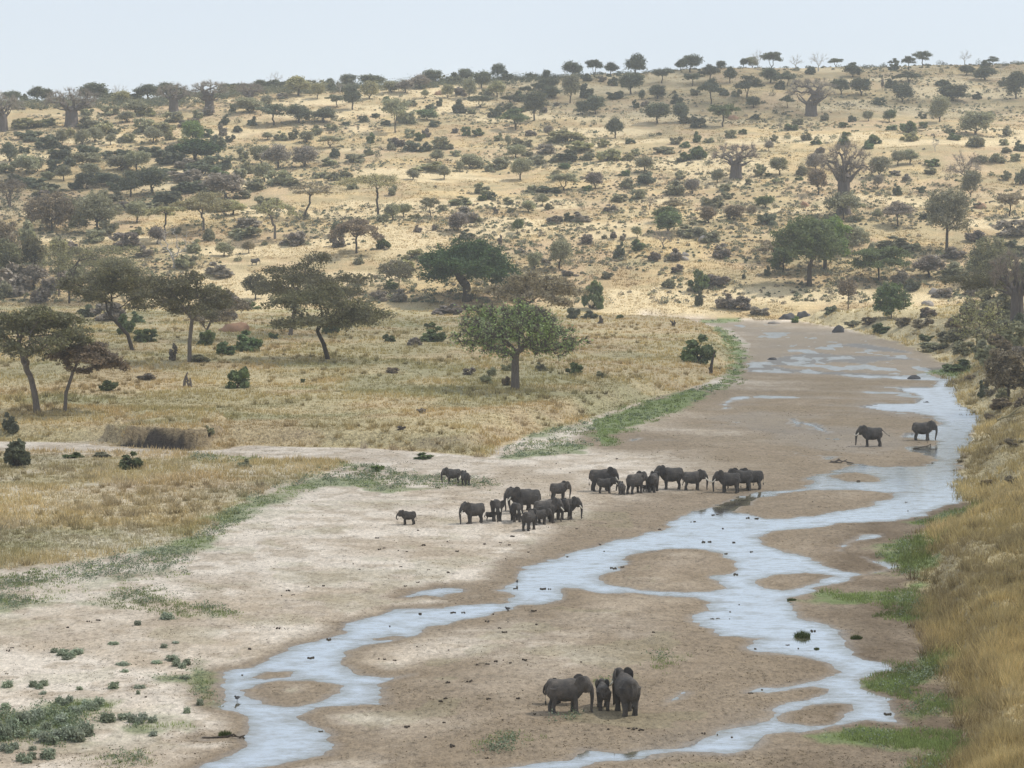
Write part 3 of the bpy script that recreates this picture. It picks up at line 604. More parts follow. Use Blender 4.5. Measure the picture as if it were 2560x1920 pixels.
# prototypes -------------------------------------------------------
def swap_leaf(me, leaf):
    m = me.copy(); m.materials[0] = LEAF[leaf]; return m
PROTO = {}
def get_bush(leaf, i):
    key = ('B', leaf, i)
    if key not in PROTO:
        k0 = ('B', 'd', i)
        if k0 not in PROTO: PROTO[k0] = bush_mesh(200 + i, 'd', n=[1300, 1700, 1500, 1100, 1600, 1400][i % 6], ls=0.27)
        if key not in PROTO: PROTO[key] = swap_leaf(PROTO[k0], leaf)
    return [PROTO[key]], (3.0, 2.6)
def get_round(leaf, i):
    key = ('R', leaf, i)
    if key not in PROTO:
        k0 = ('R', 'd', i)
        if k0 not in PROTO:
            r = np.random.default_rng(300 + i); h = 8.0; w = 8.0; base = [0.16, 0.08, 0.24, 0.12, 0.18][i % 5] * h
            att = np.concatenate([blob(0, 0, base + (h - base) * .50, w * .42, w * .42, (h - base) * .5, 70, 300 + i, 0.3, -0.7)] + [blob(r.uniform(-.28, .28) * w, r.uniform(-.28, .28) * w, base + (h - base) * r.uniform(.35, .75), w * .2, w * .2, (h - base) * .28, 26, 310 + i * 7 + j, 0.3, -0.8) for j in range(5)])
            PROTO[k0] = grow(att, [(0, 0, -0.3), (r.uniform(-.2, .2), 0.1, h * .12), (r.uniform(-.4, .4), 0, max(base * .9, 1.3))], 0.6, 0.03, 4200, 0.36, 300 + i, spread=0.62, zsq=0.8, r0=0.26, bark='k', leaf='d')
        if key not in PROTO: PROTO[key] = (PROTO[k0][0], swap_leaf(PROTO[k0][1], leaf))
    return PROTO[key], (8.4, 8.6)
def get_umb(leaf, i):
    key = ('A', leaf, i)
    if key not in PROTO:
        k0 = ('A', 'd', i)
        if k0 not in PROTO:
            r = np.random.default_rng(400 + i); att = pads(12.0, 3.6, 8.6, [7, 9, 6, 8][i % 4], 400 + i, k=30)
            PROTO[k0] = grow(att, [(0, 0, -0.3), (r.uniform(-.4, .4), 0, 1.4), (r.uniform(-.9, .9), r.uniform(-.4, .4), 2.4)], 0.7, 0.035, 4200, 0.38, 400 + i, spread=0.62, zsq=0.5, flat=0.5, r0=0.28, leaf='d', lift=0.15)
        if key not in PROTO: PROTO[key] = (PROTO[k0][0], swap_leaf(PROTO[k0][1], leaf))
    return PROTO[key], (12.5, 9.0)
def get_bare(leaf, i):
    key = ('N', leaf, i)
    if key not in PROTO:
        r = np.random.default_rng(500 + i); att = blob(0, 0, 5.2, 4.2, 4.2, 3.6, 120, 500 + i, 0.2, -0.55)
        w_ = leaf == 'w'
        PROTO[key] = grow(att, [(0, 0, -0.3), (r.uniform(-.3, .3), 0, 1.0), (r.uniform(-.6, .6), 0, 2.0)], 0.65, 0.03, 0, 0.14, 500 + i, r0=0.24, bark='w' if w_ else 'g', leaf='w' if w_ else 'p', twigs=300 if w_ else 1500, jit=0.3)
    return PROTO[key], (9.0, 9.0)
def get_baobab(leaf, i):
    key = ('K', i)
    if key not in PROTO:
        r = np.random.default_rng(600 + i); att = np.concatenate([blob(0, 0, 10.5, 9.0, 9.0, 4.6, 150, 600 + i, 0.55, -0.55)])
        hgt = [6.0, 7.5, 5.0, 6.5][i % 4]
        me1, me2 = grow(att, [(0, 0, -0.5), (0, 0, 1.5), (0.1, 0, 3.5), (0.0, 0, hgt)], 0.95, 0.06, 0, 0.17, 600 + i, r0=2.0, bark='b', leaf='p', twigs=4600, jit=0.30, ksides=10, up=0.0)
        # fat tapering bole with folds
        k = 20; zs = np.array([-0.6, 0, .8, 2.2, 4.0, hgt - 0.6, hgt + 0.7]); rs = np.array([2.7, 2.5, 2.2, 2.05, 1.95, 1.8, 0.7]); an = np.arange(k) * 2 * math.pi / k
        fold = 1 + 0.10 * np.sin(an * 5 + i) + 0.05 * np.sin(an * 9 + 2 * i)
        Vb = np.concatenate([np.stack([q * fold * np.cos(an), q * fold * np.sin(an), np.full(k, z)], -1) for z, q in zip(zs, rs)])
        j = np.arange(k); Fb = np.concatenate([np.stack([j, (j + 1) % k, (j + 1) % k + k, j + k], -1) + a * k for a in range(len(zs) - 1)])
        # heavy limbs
        A = []; B = []; ra = []; rb = []
        for q in range(7):
            a = q * 6.283 / 7 + r.uniform(-.3, .3); p = np.array([math.cos(a) * .9, math.sin(a) * .9, hgt - 0.6]); d0 = np.array([math.cos(a), math.sin(a), r.uniform(.25, .9)]); rad = r.uniform(.55, .85)
            for s_ in range(4):
                d0 = d0 / np.linalg.norm(d0); p2 = p + d0 * r.uniform(1.3, 2.0); A.append(p); B.append(p2); ra.append(rad); rad *= 0.66; rb.append(rad); p = p2; d0 = d0 + r.normal(0, .28, 3) + np.array([0, 0, .12])
        Vl, Fl = tubes(np.array(A), np.array(B), np.array(ra), np.array(rb), 8)
        n1_ = len(me1.vertices); V1 = np.zeros(n1_ * 3, np.float32); me1.vertices.foreach_get('co', V1); V1 = V1.reshape(-1, 3)
        F1 = np.zeros(len(me1.loops), np.int32); me1.loops.foreach_get('vertex_index', F1); F1 = F1.reshape(-1, 4)
        me1 = mesh_from('trunk', np.concatenate([V1, Vb, Vl]), np.concatenate([F1, Fb + n1_, Fl + n1_ + len(Vb)]), [BARK['b']], smooth=True)
        PROTO[key] = (me1, me2)
    return PROTO[key], (20.0, 15.0)
GETTERS = {'B': get_bush, 'R': get_round, 'A': get_umb, 'N': get_bare, 'K': get_baobab}
NVAR = {'B': 6, 'R': 5, 'A': 4, 'N': 3, 'K': 4}

def tree_root(name, X, Y, Z, rz, s, parts, parent_names=('trunk', 'crown')):
    root = empty(name, (X, Y, Z)); root.rotation_euler = (0, 0, rz); root.scale = s
    for nm, me_ in zip(parent_names, parts): obj(nm, me_, root)
    return root
# ------------------------------------------------------------------ elephants
def hide_mat():
    m, nt, out = new_mat('elephant_hide'); b = N(nt, 'ShaderNodeBsdfPrincipled'); b.inputs['Roughness'].default_value = 0.85; b.inputs['Specular IOR Level'].default_value = 0.25
    tc = N(nt, 'ShaderNodeTexCoord'); P = tc.outputs['Object']; oi = N(nt, 'ShaderNodeObjectInfo')
    a = noise(nt, P, 1.3, 4, 0.6); r = N(nt, 'ShaderNodeMix', data_type='RGBA'); nt.links.new(mapr(nt, a, 0.35, 0.7, 0, 1), r.inputs[0])
    r.inputs[6].default_value = (0.058, 0.054, 0.052, 1); r.inputs[7].default_value = (0.135, 0.118, 0.102, 1)
    nt.links.new(vscale(nt, r.outputs[2], mapr(nt, oi.outputs['Random'], 0, 1, 0.8, 1.2)), b.inputs[0])
    mp = N(nt, 'ShaderNodeMapping'); mp.inputs['Scale'].default_value = (1, 1, 2.2); nt.links.new(P, mp.inputs[0])
    bp = N(nt, 'ShaderNodeBump'); bp.inputs['Strength'].default_value = 0.9; bp.inputs['Distance'].default_value = 0.05
    nt.links.new(mth(nt, 'ADD', noise(nt, mp.outputs[0], 9, 4, 0.7), mth(nt, 'MULTIPLY', noise(nt, P, 3, 2), 0.8)), bp.inputs['Height']); nt.links.new(bp.outputs[0], b.inputs['Normal'])
    nt.links.new(b.outputs[0], out.inputs[0]); return m
HIDE = hide_mat()
def flat_mat(name, rgb, rough=0.6):
    m, nt, out = new_mat(name); b = N(nt, 'ShaderNodeBsdfPrincipled'); geo = N(nt, 'ShaderNodeTexCoord')
    r = N(nt, 'ShaderNodeRGB'); r.outputs[0].default_value = (*rgb, 1); b.inputs['Roughness'].default_value = rough
    nt.links.new(vscale(nt, r.outputs[0], mapr(nt, noise(nt, geo.outputs['Object'], 6, 4), 0.25, 0.75, 0.7, 1.3)), b.inputs[0]); nt.links.new(b.outputs[0], out.inputs[0]); return m
IVORY = flat_mat('ivory', (0.70, 0.64, 0.52), 0.35); EYE = flat_mat('dark_eye', (0.015, 0.012, 0.01), 0.2); HAIR = flat_mat('tail_hair', (0.02, 0.018, 0.016))
DUNG = flat_mat('dung', (0.060, 0.045, 0.032), 0.95); ROCK = flat_mat('rock', (0.27, 0.24, 0.21), 0.9); DROCK = flat_mat('dark_rock', (0.07, 0.068, 0.07), 0.9); TERM = flat_mat('termite_earth', (0.34, 0.20, 0.12), 0.95)

def sweep(pts, k=16, sy=1.0, caps=True):
    """closed tube through (x,y,z,ry,rz) sections; the ring lies across the path"""
    P = np.array([p[:3] for p in pts], float); R = np.array([(p[3], p[4] if len(p) > 4 else p[3]) for p in pts]); n = len(P)
    T_ = np.gradient(P, axis=0); T_ /= np.linalg.norm(T_, axis=1, keepdims=True) + 1e-9
    S = np.cross(T_, np.array([0, 0, 1.0])); S[np.linalg.norm(S, axis=1) < 0.15] = (0, 0, 0)
    out = []; prev = None
    for i in range(n):
        s = S[i]
        if np.linalg.norm(s) < 1e-6: s = np.array([0, 1.0, 0]) if prev is None else prev - T_[i] * prev.dot(T_[i])
        s = s / np.linalg.norm(s)
        if prev is not None and s.dot(prev) < 0: s = -s
        prev = s; out.append((s, np.cross(T_[i], s)))
    an = np.arange(k) * 2 * math.pi / k; V_ = []
    for i in range(n):
        V_.append(P[i] + np.cos(an)[:, None] * out[i][0] * R[i, 0] + np.sin(an)[:, None] * out[i][1] * R[i, 1])
    V_ = np.concatenate(V_); j = np.arange(k); Fq_ = np.concatenate([np.stack([j, (j + 1) % k, (j + 1) % k + k, j + k], -1) + a * k for a in range(n - 1)])
    V_ = np.concatenate([V_, P[:1], P[-1:]]); c0, c1 = n * k, n * k + 1
    F3 = np.concatenate([np.stack([(j + 1) % k, j, np.full(k, c0)], -1), np.stack([j + (n - 1) * k, (j + 1) % k + (n - 1) * k, np.full(k, c1)], -1)])
    return V_, Fq_, F3
def ellipsoid(c, r, k=16, m=10):
    th = np.linspace(0.02, math.pi - 0.02, m); pts = [(0, 0, math.cos(t), math.sin(t), math.sin(t)) for t in th]
    V_, a, b = sweep(pts, k); return V_ * np.array(r) + np.array(c), a, b
def ear_shape(side, angle, size=1.0):
    """fan shaped sheet; local x runs back from the hinge, z up"""
    pr = np.array([(0.05, .34), (-.18, .46), (-.46, .44), (-.70, .26), (-.76, -.02), (-.66, -.32), (-.48, -.58), (-.30, -.72), (-.17, -.62), (-.06, -.36), (.04, -.08)]) * size
    c = pr.mean(0); rings = []
    for f_ in (1.0, 0.55, 0.05): rings.append(c + (pr - c) * f_)
    an = math.radians(angle); out = []; t = 0.055
    for sgn in (1, -1):
        for q, rg in enumerate(rings):
            bow = 0.10 * (1 - (np.array([0, .6, 1.0])[q])) ; x = rg[:, 0]; y = t * sgn * (0.6 if q == 0 else 1) + 0.16 * (-(x) ** 2) * 0.9 + bow * 0
            X = x * math.cos(an) ; Y = -x * math.sin(an) + y * math.cos(an)
            out.append(np.stack([X, Y * side, rg[:, 1]], -1))
    V_ = np.concatenate(out); k = len(pr); j = np.arange(k); Fq_ = []
    for a in (0, 1): Fq_.append(np.stack([j, (j + 1) % k, (j + 1) % k + k, j + k], -1) + a * k)
    for a in (3, 4): Fq_.append(np.stack([j + k, (j + 1) % k + k, (j + 1) % k, j], -1) + a * k)
    Fq_.append(np.stack([j + 3 * k, (j + 1) % k + 3 * k, (j + 1) % k, j], -1))
    caps = [np.stack([np.full(k - 2, 2 * k), j[1:-1] + 2 * k, j[2:] + 2 * k], -1), np.stack([np.full(k - 2, 5 * k), j[2:] + 5 * k, j[1:-1] + 5 * k], -1)]
    return V_, np.concatenate(Fq_), np.concatenate(caps)
TRUNKS = {
 'down': [(1.62, 1.98, .27), (1.84, 1.78, .225), (1.97, 1.48, .18), (2.03, 1.12, .145), (2.04, .78, .12), (2.03, .45, .10), (2.04, .20, .085), (2.12, .07, .07)],
 'in':   [(1.62, 1.98, .27), (1.82, 1.76, .225), (1.92, 1.45, .18), (1.95, 1.10, .145), (1.90, .78, .12), (1.84, .48, .10), (1.82, .22, .085), (1.90, .08, .07)],
 'curl': [(1.62, 1.98, .27), (1.90, 1.78, .21), (2.12, 1.50, .165), (2.25, 1.20, .13), (2.27, .92, .11), (2.18, .70, .095), (2.00, .62, .085), (1.88, .74, .075), (1.90, .90, .065)],
 'mouth': [(1.62, 1.98, .27), (1.84, 1.78, .225), (1.97, 1.48, .18), (2.02, 1.15, .145), (1.94, .92, .12), (1.78, .95, .10), (1.68, 1.15, .085), (1.64, 1.36, .07)],
 'up':   [(1.62, 1.98, .27), (1.90, 1.88, .22), (2.15, 1.66, .17), (2.38, 1.45, .135), (2.62, 1.36, .11), (2.85, 1.40, .09)]}
def make_elephant(name_label, h, px, py, heading, trunk='down', ear=22, head=(0, 0), legs=(0, 0, 0, 0), tail='down', tusk=0.35, young=False, cat='elephant', group='elephants of the herd', vox=0.036, X=None, Y=None, slim=1.0):
    fat = 0.94 if young else 1.0
    fat *= slim
    Ps = []
    torso = [(-1.33, 0, 1.66, .12, .20), (-1.27, 0, 1.64, .36, .48), (-1.05, 0, 1.63, .55, .66), (-.65, 0, 1.57, .66, .70), (-.15, 0, 1.50, .70, .74), (.35, 0, 1.54, .66, .77), (.70, 0, 1.63, .53, .75), (.98, 0, 1.74, .40, .58), (1.25, 0, 1.86, .31, .42), (1.45, 0, 1.92, .2, .3)]
    torso = [(a, b, c, d_ * fat, e_ * fat) for a, b, c, d_, e_ in torso]
    Ps.append(sweep(torso, 20))
    Ps.append(ellipsoid((.45, 0, 2.05), (.55, .30, .28))); Ps.append(ellipsoid((-.95, 0, 2.02), (.42, .34, .26)))
    fl, fr, rl, rr = legs
    def leg(x, y, f, sw):
        if f: pts = [(x - .02, y * .8, 1.75, .34, .30), (x, y * .95, 1.35, .27, .24), (x + sw * .35, y, 1.0, .215, .195), (x + sw * .6 + .02, y, .68, .185, .175), (x + sw * .85, y, .38, .155, .15), (x + sw, y, .16, .175, .17), (x + sw + .03, y, .03, .205, .20), (x + sw + .03, y, 0, .20, .195)]
        else: pts = [(x + .05, y * .75, 1.75, .46, .34), (x + .06, y * .92, 1.35, .37, .29), (x + .10 + sw * .4, y, 1.02, .28, .225), (x + .10 + sw * .6, y, .78, .215, .185), (x - .03 + sw * .85, y, .45, .165, .155), (x - .02 + sw, y, .18, .165, .16), (x + .03 + sw, y, .03, .195, .185), (x + .03 + sw, y, 0, .19, .18)]
        pts = [(a, b, c, d_, e_) for a, b, c, d_, e_ in pts]; Ps.append(sweep(pts, 14))
    leg(.62, .33, 1, fl); leg(.62, -.33, 1, fr); leg(-.95, .33, 0, rl); leg(-.95, -.33, 0, rr)
    tl = {'down': [(-1.28, 0, 1.98, .07), (-1.40, 0, 1.80, .055), (-1.45, 0, 1.4, .04), (-1.44, 0, 1.0, .03), (-1.42, 0, .82, .03)],
          'out': [(-1.28, 0, 1.98, .07), (-1.48, 0, 1.86, .055), (-1.75, 0, 1.62, .042), (-2.0, 0, 1.40, .035), (-2.15, 0, 1.32, .04)],
          'side': [(-1.28, 0, 1.98, .07), (-1.40, .08, 1.80, .055), (-1.46, .22, 1.4, .04), (-1.45, .30, 1.05, .03), (-1.42, .34, .85, .03)]}[tail]
    Ps.append(sweep(tl, 8))
    # head, ears and trunk turn together about the neck
    Hs = [ellipsoid((1.42, 0, 1.98), (.44, .37, .50)), ellipsoid((1.36, 0, 2.24), (.32, .27, .22)), ellipsoid((1.62, 0, 1.80), (.30, .27, .34)), ellipsoid((1.52, 0, 1.50), (.24, .15, .17)), ellipsoid((1.70, .17, 1.60), (.16, .10, .22)), ellipsoid((1.70, -.17, 1.60), (.16, .10, .22))]
    tk = [(a, 0, b, r_) for a, b, r_ in TRUNKS[trunk]]
    if young: tk = [(1.62 + (a - 1.62) * .88, 0, 1.98 - (1.98 - b) * .80, r_ * .95) for a, _, b, r_ in tk]
    Hs.append(sweep(tk, 14))
    esz = 0.94 if not young else 0.82
    for s_ in (1, -1):
        ev, ea, eb = ear_shape(s_, ear, esz); Hs.append((ev + np.array([1.30, .335 * s_, 2.10]), ea, eb))
    yaw, pit = math.radians(head[0]), math.radians(head[1]); M = Matrix.Rotation(yaw, 3, 'Z') @ Matrix.Rotation(-pit, 3, 'Y'); M = np.array(M); piv = np.array([1.02, 0, 1.86])
    rot = lambda v: (np.asarray(v) - piv) @ M.T + piv
    for v, a, b in Hs: Ps.append((rot(v), a, b))
    Vs, Qs, Ts, o = [], [], [], 0
    for v, a, b in Ps: Vs.append(v); Qs.append(a + o); Ts.append(b + o); o += len(v)
    me0 = mesh_from('tmp', np.concatenate(Vs), [np.concatenate(Qs), np.concatenate(Ts)])
    to = bpy.data.objects.new('tmp', me0); C.objects.link(to)
    m = to.modifiers.new('r', 'REMESH'); m.mode = 'VOXEL'; m.voxel_size = vox
    m2 = to.modifiers.new('s', 'SMOOTH'); m2.factor = 0.5; m2.iterations = 4
    bpy.context.view_layer.update()
    dg = bpy.context.evaluated_depsgraph_get(); me_ = bpy.data.meshes.new_from_object(to.evaluated_get(dg)); bpy.data.objects.remove(to); bpy.data.meshes.remove(me0)
    me_.materials.clear(); me_.materials.append(HIDE); me_.polygons.foreach_set('use_smooth', np.ones(len(me_.polygons), bool)); me_.name = 'elephant_body'
    if X is None: X, Y, Z = ground_at(px, py)
    else: Z = gz(X, Y)
    s = h / 2.42
    body = obj('elephant', me_, None, (X, Y, Z - 0.02)); body.scale = (s * .93, s, s * 1.02)
    # stand the body so that the feet's centre is over the given point; lean follows the ground
    hd = math.radians(heading); body.rotation_euler = (0, 0, hd)
    cx, cy = -0.15 * s, 0
    body.location.x -= cx * math.cos(hd); body.location.y -= cx * math.sin(hd)
    zs = [gz(body.location.x + math.cos(hd) * a * s, body.location.y + math.sin(hd) * a * s) for a in (.62, -.95)]
    body.location.z = min(zs) - 0.01
    tag(body, name_label, cat, group)
    if tusk:
        for s_ in (1, -1):
            tp = [(1.72, .20 * s_, 1.62, .075), (1.88, .25 * s_, 1.44, .07), (2.04, .28 * s_, 1.30, .06), (2.02 + tusk * .45, .29 * s_, 1.26 + tusk * .15, .045), (2.02 + tusk * .8, .24 * s_, 1.28 + tusk * .42, .010)]
            v, a, b = sweep([(*rot(q[:3]), q[3]) for q in tp], 8); obj('tusk', mesh_from('tusk', v, [a, b], [IVORY], smooth=True), body)
    for s_ in (1, -1):
        v, a, b = ellipsoid(rot((1.69, .275 * s_, 1.93)), (.032, .022, .032), 8, 6); obj('eye', mesh_from('eye', v, [a, b], [EYE], smooth=True), body)
    tp = np.array(tl[-1][:3]); tq = tp + (np.array([0, 0, -.28]) if tail != 'out' else np.array([-.2, 0, -.08]))
    v, a, b = sweep([(*tp, .045), (*((tp + tq) / 2), .065), (*tq, .012)], 8); obj('tail_tuft', mesh_from('tail_tuft', v, [a, b], [HAIR], smooth=True), body)
    return body
def hpx(px, py, h_):                                      # height in metres of something h_ photo units tall standing at (px, py)
    X, Y, Z = ground_at(px, py); return h_ * Y / F
G1, G2, G3 = 'elephants on the sand bank at centre', 'elephants lined up by the river', 'elephants on the near sandbar'
EL = [
 # label, height in photo units, x, y, heading, options
 ('large grey elephant in profile with hanging trunk on the near sandbar', 79, 1216, 1539, 4, dict(legs=(-.05, .16, -.10, .10), ear=12, head=(4, -4), tusk=0, group=G3)),
 ('young elephant hidden behind the large one, only curled trunk and a leg showing', 54, 1222, 1520, 174, dict(trunk='curl', ear=20, young=True, tusk=0, group=G3, legs=(.1, -.1, 0, .1))),
 ('small calf seen from behind between two adults on the near sandbar', 58, 1303, 1531, 93, dict(ear=38, young=True, tusk=0, group=G3, trunk='in', legs=(0, .1, .05, -.05))),
 ('tall elephant seen from behind, rightmost of the near sandbar group', 88, 1354, 1541, 103, dict(ear=30, head=(12, 0), tusk=.2, group=G3, tail='down', legs=(.1, -.1, -.05, .12))),
 ('lone calf walking left with curled trunk on pale sand', 31, 884, 1133, 183, dict(trunk='curl', ear=14, young=True, tusk=0, group=G1, legs=(.12, -.1, .12, -.15))),
 ('elephant facing left with trunk touching the sand, leftmost of the central huddle', 45, 1027, 1129, 205, dict(ear=28, head=(0, -6), tusk=.15, group=G1, legs=(.05, -.08, .12, -.1), trunk='down')),
 ('tiny calf standing between two elephants in the central huddle', 20, 1058, 1124, 0, dict(young=True, tusk=0, group=G1, trunk='in', ear=14)),
 ('elephant facing the camera with both ears spread wide', 47, 1073, 1124, -86, dict(ear=64, tusk=.12, group=G1, trunk='in', legs=(0, .06, 0, 0))),
 ('young elephant facing the camera, right ear fanned, in front of the biggest cow', 42, 1114, 1126, -78, dict(ear=58, tusk=.1, group=G1, trunk='in', young=True, legs=(.1, 0, 0, 0))),
 ('biggest dark elephant facing left behind the central huddle', 54, 1142, 1108, 186, dict(ear=26, head=(-6, -2), tusk=.2, group=G1, trunk='in')),
 ('elephant mostly hidden beyond the biggest one, head beside its head', 50, 1128, 1103, 200, dict(ear=24, tusk=0, group=G1, trunk='in')),
 ('elephant facing away to the right, topmost of the central huddle', 38, 1205, 1079, 20, dict(ear=24, head=(10, 0), tusk=0, group=G1, trunk='in', legs=(.1, 0, 0, .05))),
 ('pale juvenile seen from behind, nearest of the central huddle', 44, 1142, 1145, 62, dict(ear=22, young=True, tusk=0, group=G1, trunk='in', slim=.95)),
 ('small juvenile standing sideways beside the nearest one', 34, 1166, 1133, 14, dict(ear=20, young=True, tusk=0, group=G1, trunk='in')),
 ('stout elephant angled right with drooping ear inside the central huddle', 51, 1176, 1129, 18, dict(ear=20, head=(-14, -3), tusk=.1, group=G1, trunk='in', legs=(0, .1, -.05, .1))),
 ('elephant standing close behind the stout one', 46, 1200, 1122, -40, dict(ear=22, tusk=0, group=G1, trunk='in')),
 ('elephant in profile facing right with trunk to the sand, rightmost of the central huddle', 46, 1219, 1121, 2, dict(ear=34, head=(0, -3), tusk=.12, group=G1, trunk='down', legs=(.05, -.05, 0, 0))),
 ('large elephant facing right with head lowered, leftmost of the river line', 49, 1296, 1060, 6, dict(ear=16, head=(-6, -10), tusk=.1, group=G2, trunk='down', legs=(0, 0, -.05, .05))),
 ('pale juvenile facing right in front of the leftmost elephant', 34, 1306, 1065, 2, dict(ear=20, young=True, tusk=.1, group=G2, trunk='in')),
 ('small calf facing away beside the pale juvenile', 27, 1343, 1068, 100, dict(ear=20, young=True, tusk=0, group=G2, trunk='in')),
 ('elephant angled away to the right, third adult of the river line', 45, 1371, 1066, 40, dict(ear=26, tusk=0, group=G2, trunk='in', legs=(.1, 0, -.1, .05))),
 ('tiny calf lying low between two elephants of the river line', 16, 1395, 1062, 8, dict(young=True, tusk=0, group=G2, trunk='in')),
 ('elephant seen from behind beside the tiny calf', 41, 1411, 1062, 72, dict(ear=28, tusk=0, group=G2, trunk='in', legs=(0, 0, .05, -.05))),
 ('tall elephant facing left with raised head and flared ear', 49, 1453, 1056, 188, dict(ear=36, head=(-12, 8), tusk=.15, group=G2, trunk='in', legs=(.05, -.1, .1, -.05))),
 ('elephant facing right with trunk hanging, left of the tusker', 42, 1494, 1058, 6, dict(ear=26, head=(0, -4), tusk=.1, group=G2, trunk='down', legs=(0, 0, .12, -.1))),
 ('tusker facing left with long white tusks by the waterside', 46, 1578, 1064, 172, dict(ear=14, head=(4, -4), tusk=1.15, group=G2, trunk='down', legs=(.05, -.1, .05, -.1))),
 ('elephant standing right behind the white tusked one', 45, 1606, 1058, 160, dict(ear=20, tusk=0, group=G2, trunk='in', legs=(0, .05, -.05, .1))),
 ('rearmost elephant of the river line, rump towards the water', 43, 1628, 1056, 166, dict(ear=20, tusk=0, group=G2, trunk='in', tail='down')),
 ('elephant feeding and facing left among silver green plants', 33, 980, 1044, 184, dict(ear=14, head=(0, -8), tusk=0, group=G1, trunk='down')),
 ('smaller elephant seen from behind among silver green plants', 30, 1006, 1048, 112, dict(ear=16, tusk=0, group=G1, trunk='in', young=True)),
 ('elephant with short tusks facing left, tail swung out, on the upper river bed', 43, 1886, 964, 176, dict(ear=12, head=(0, 2), tusk=.35, group='elephants on the upper river bed', trunk='down', tail='out', legs=(.05, -.08, -.12, -.06))),
 ('dark elephant facing right at the edge of the upper channel', 41, 1990, 951, -10, dict(ear=30, head=(-16, -2), tusk=0, group='elephants on the upper river bed', trunk='in', legs=(.15, -.05, 0, .1))),
 ('distant elephant on the sunlit slope above the acacias', 15, 549, 573, 10, dict(ear=18, tusk=0, trunk='down', vox=.06)),
]
for lb, hp, px_, py_, hd_, kw in EL:
    if EXTRA_FAST: kw = dict(kw, vox=0.07)
    make_elephant(lb, hpx(px_, py_, hp), px_, py_, hd_, **kw)
# ------------------------------------------------------------------ big individual trees (photo units for base, size in photo units)
def special(name, label, cat, px, py, wpx, hpx_, build, group=None, rz=0.0, parts=('trunk', 'crown')):
    X, Y, Z = ground_at(px, py); k = Y / F; W_, H_ = wpx * k, hpx_ * k
    ms = build(W_, H_); root = tree_root(name, X, Y, Z, rz, (1, 1, 1), ms, parts); tag(root, label, cat, group); return root
def ls_at(px, py, q=1.6): return q * ground_at(px, py)[1] / F / 0.463
def acacia(seed, n, lean, fork, zb=.52, leaf='a', bark='k', nl=9000, r0=.33, cx=0.0, spread=.34, zt=1.0, tw=600, ls=.30, dome=.35):
    def b(W_, H_):
        W_ = W_ * 1.10
        att = pads(W_, H_ * zb, H_ * zt * .97, n, seed, k=36, cx=cx * W_, dome=dome)
        tr = [(lean[0][0] * W_, 0, -0.6)] + [(x * W_, (i - 1) * .2, z * H_) for i, (x, z) in enumerate(lean)][1:]
        return grow(att, tr, H_ * .045, 0.035, int(nl * 1.1), ls, seed, spread=spread * 1.45 * W_ / 18 * 1.25, zsq=.5, flat=.45, r0=r0, leaf=leaf, bark=bark, twigs=tw, jit=.16, lift=.1, ksides=7)
    return b
def dome_tree(seed, leaf, bark, zb, fork, nl, ls, r0, lobes=12, tw=0, lean=0.0, spread=.55, stems=1, top=1.0, low=-.7):
    def b(W_, H_):
        r = np.random.default_rng(seed); hh = H_ * (top - zb); att = [blob(0, 0, H_ * zb + hh * .48, W_ * .40, W_ * .40, hh * .46, 160, seed, .35, low)]
        for j in range(lobes):
            a = j * 2.4; q = .30 * W_ * math.sqrt((j + .5) / lobes) * 1.25
            att.append(blob(q * math.cos(a), q * math.sin(a), H_ * zb + hh * (r.uniform(.30, .80) - .30 * (q / W_ * 2) ** 2), W_ * r.uniform(.12, .19), W_ * r.uniform(.12, .19), hh * r.uniform(.17, .30), 34, seed + j, .3, -.8))
        att = np.concatenate(att); tr = [(lean * W_, 0, -.6), (lean * .4 * W_, 0, H_ * fork * .5), (0, 0, H_ * fork)]
        return grow(att, tr, H_ * .045, .04, nl, ls, seed, spread=spread * H_ / 15, zsq=.75, r0=r0, leaf=leaf, bark=bark, twigs=tw, ksides=7, jit=.18)
    return b
AG = 'umbrella acacias on the shaded grass plain'
special('acacia_tree', 'broad umbrella acacia with forked pale trunk at the left edge of the plain', 'tree', 82, 892, 235, 262, acacia(11, 13, [(0, 0), (-.02, .14), (-.05, .27)], .3, zb=.30, bark='g', nl=11000, r0=.42, cx=.04, ls=.28), AG)
special('acacia_tree', 'slim leaning acacia with drooping grey crown beside the broad leftmost acacia', 'tree', 140, 890, 150, 160, acacia(12, 6, [(0, 0), (.02, .25), (.10, .50)], .4, zb=.42, leaf='b', bark='g', nl=6000, r0=.24, cx=.35, ls=.28, tw=900), AG)
special('acacia_tree', 'green topped acacia on a strongly slanting trunk', 'tree', 288, 757, 205, 212, acacia(13, 10, [(.0, 0), (-.05, .16), (-.22, .36)], .3, zb=.36, leaf='a', nl=12000, r0=.36, cx=-.26, ls=.30), AG)
special('acacia_tree', 'upright acacia with a grey trunk forking wide into open limbs', 'tree', 410, 782, 205, 205, acacia(14, 10, [(0, 0), (0, .2), (.02, .40)], .3, zb=.40, leaf='a', bark='g', nl=10000, r0=.36, ls=.30, dome=.25), AG)
special('acacia_tree', 'dark layered umbrella acacia with crooked dark trunk and hanging dead limbs', 'tree', 710, 776, 245, 170, acacia(15, 12, [(.0, 0), (-.04, .2), (-.09, .36)], .3, zb=.34, leaf='a', nl=15000, r0=.38, cx=-.06, ls=.30), AG)
special('acacia_tree', 'domed dark acacia standing behind the layered one', 'tree', 626, 724, 225, 182, acacia(16, 9, [(0, 0), (.03, .2), (.06, .42)], .3, zb=.40, leaf='a', bark='g', nl=11000, r0=.42, cx=.18, ls=.32, dome=.5), AG)
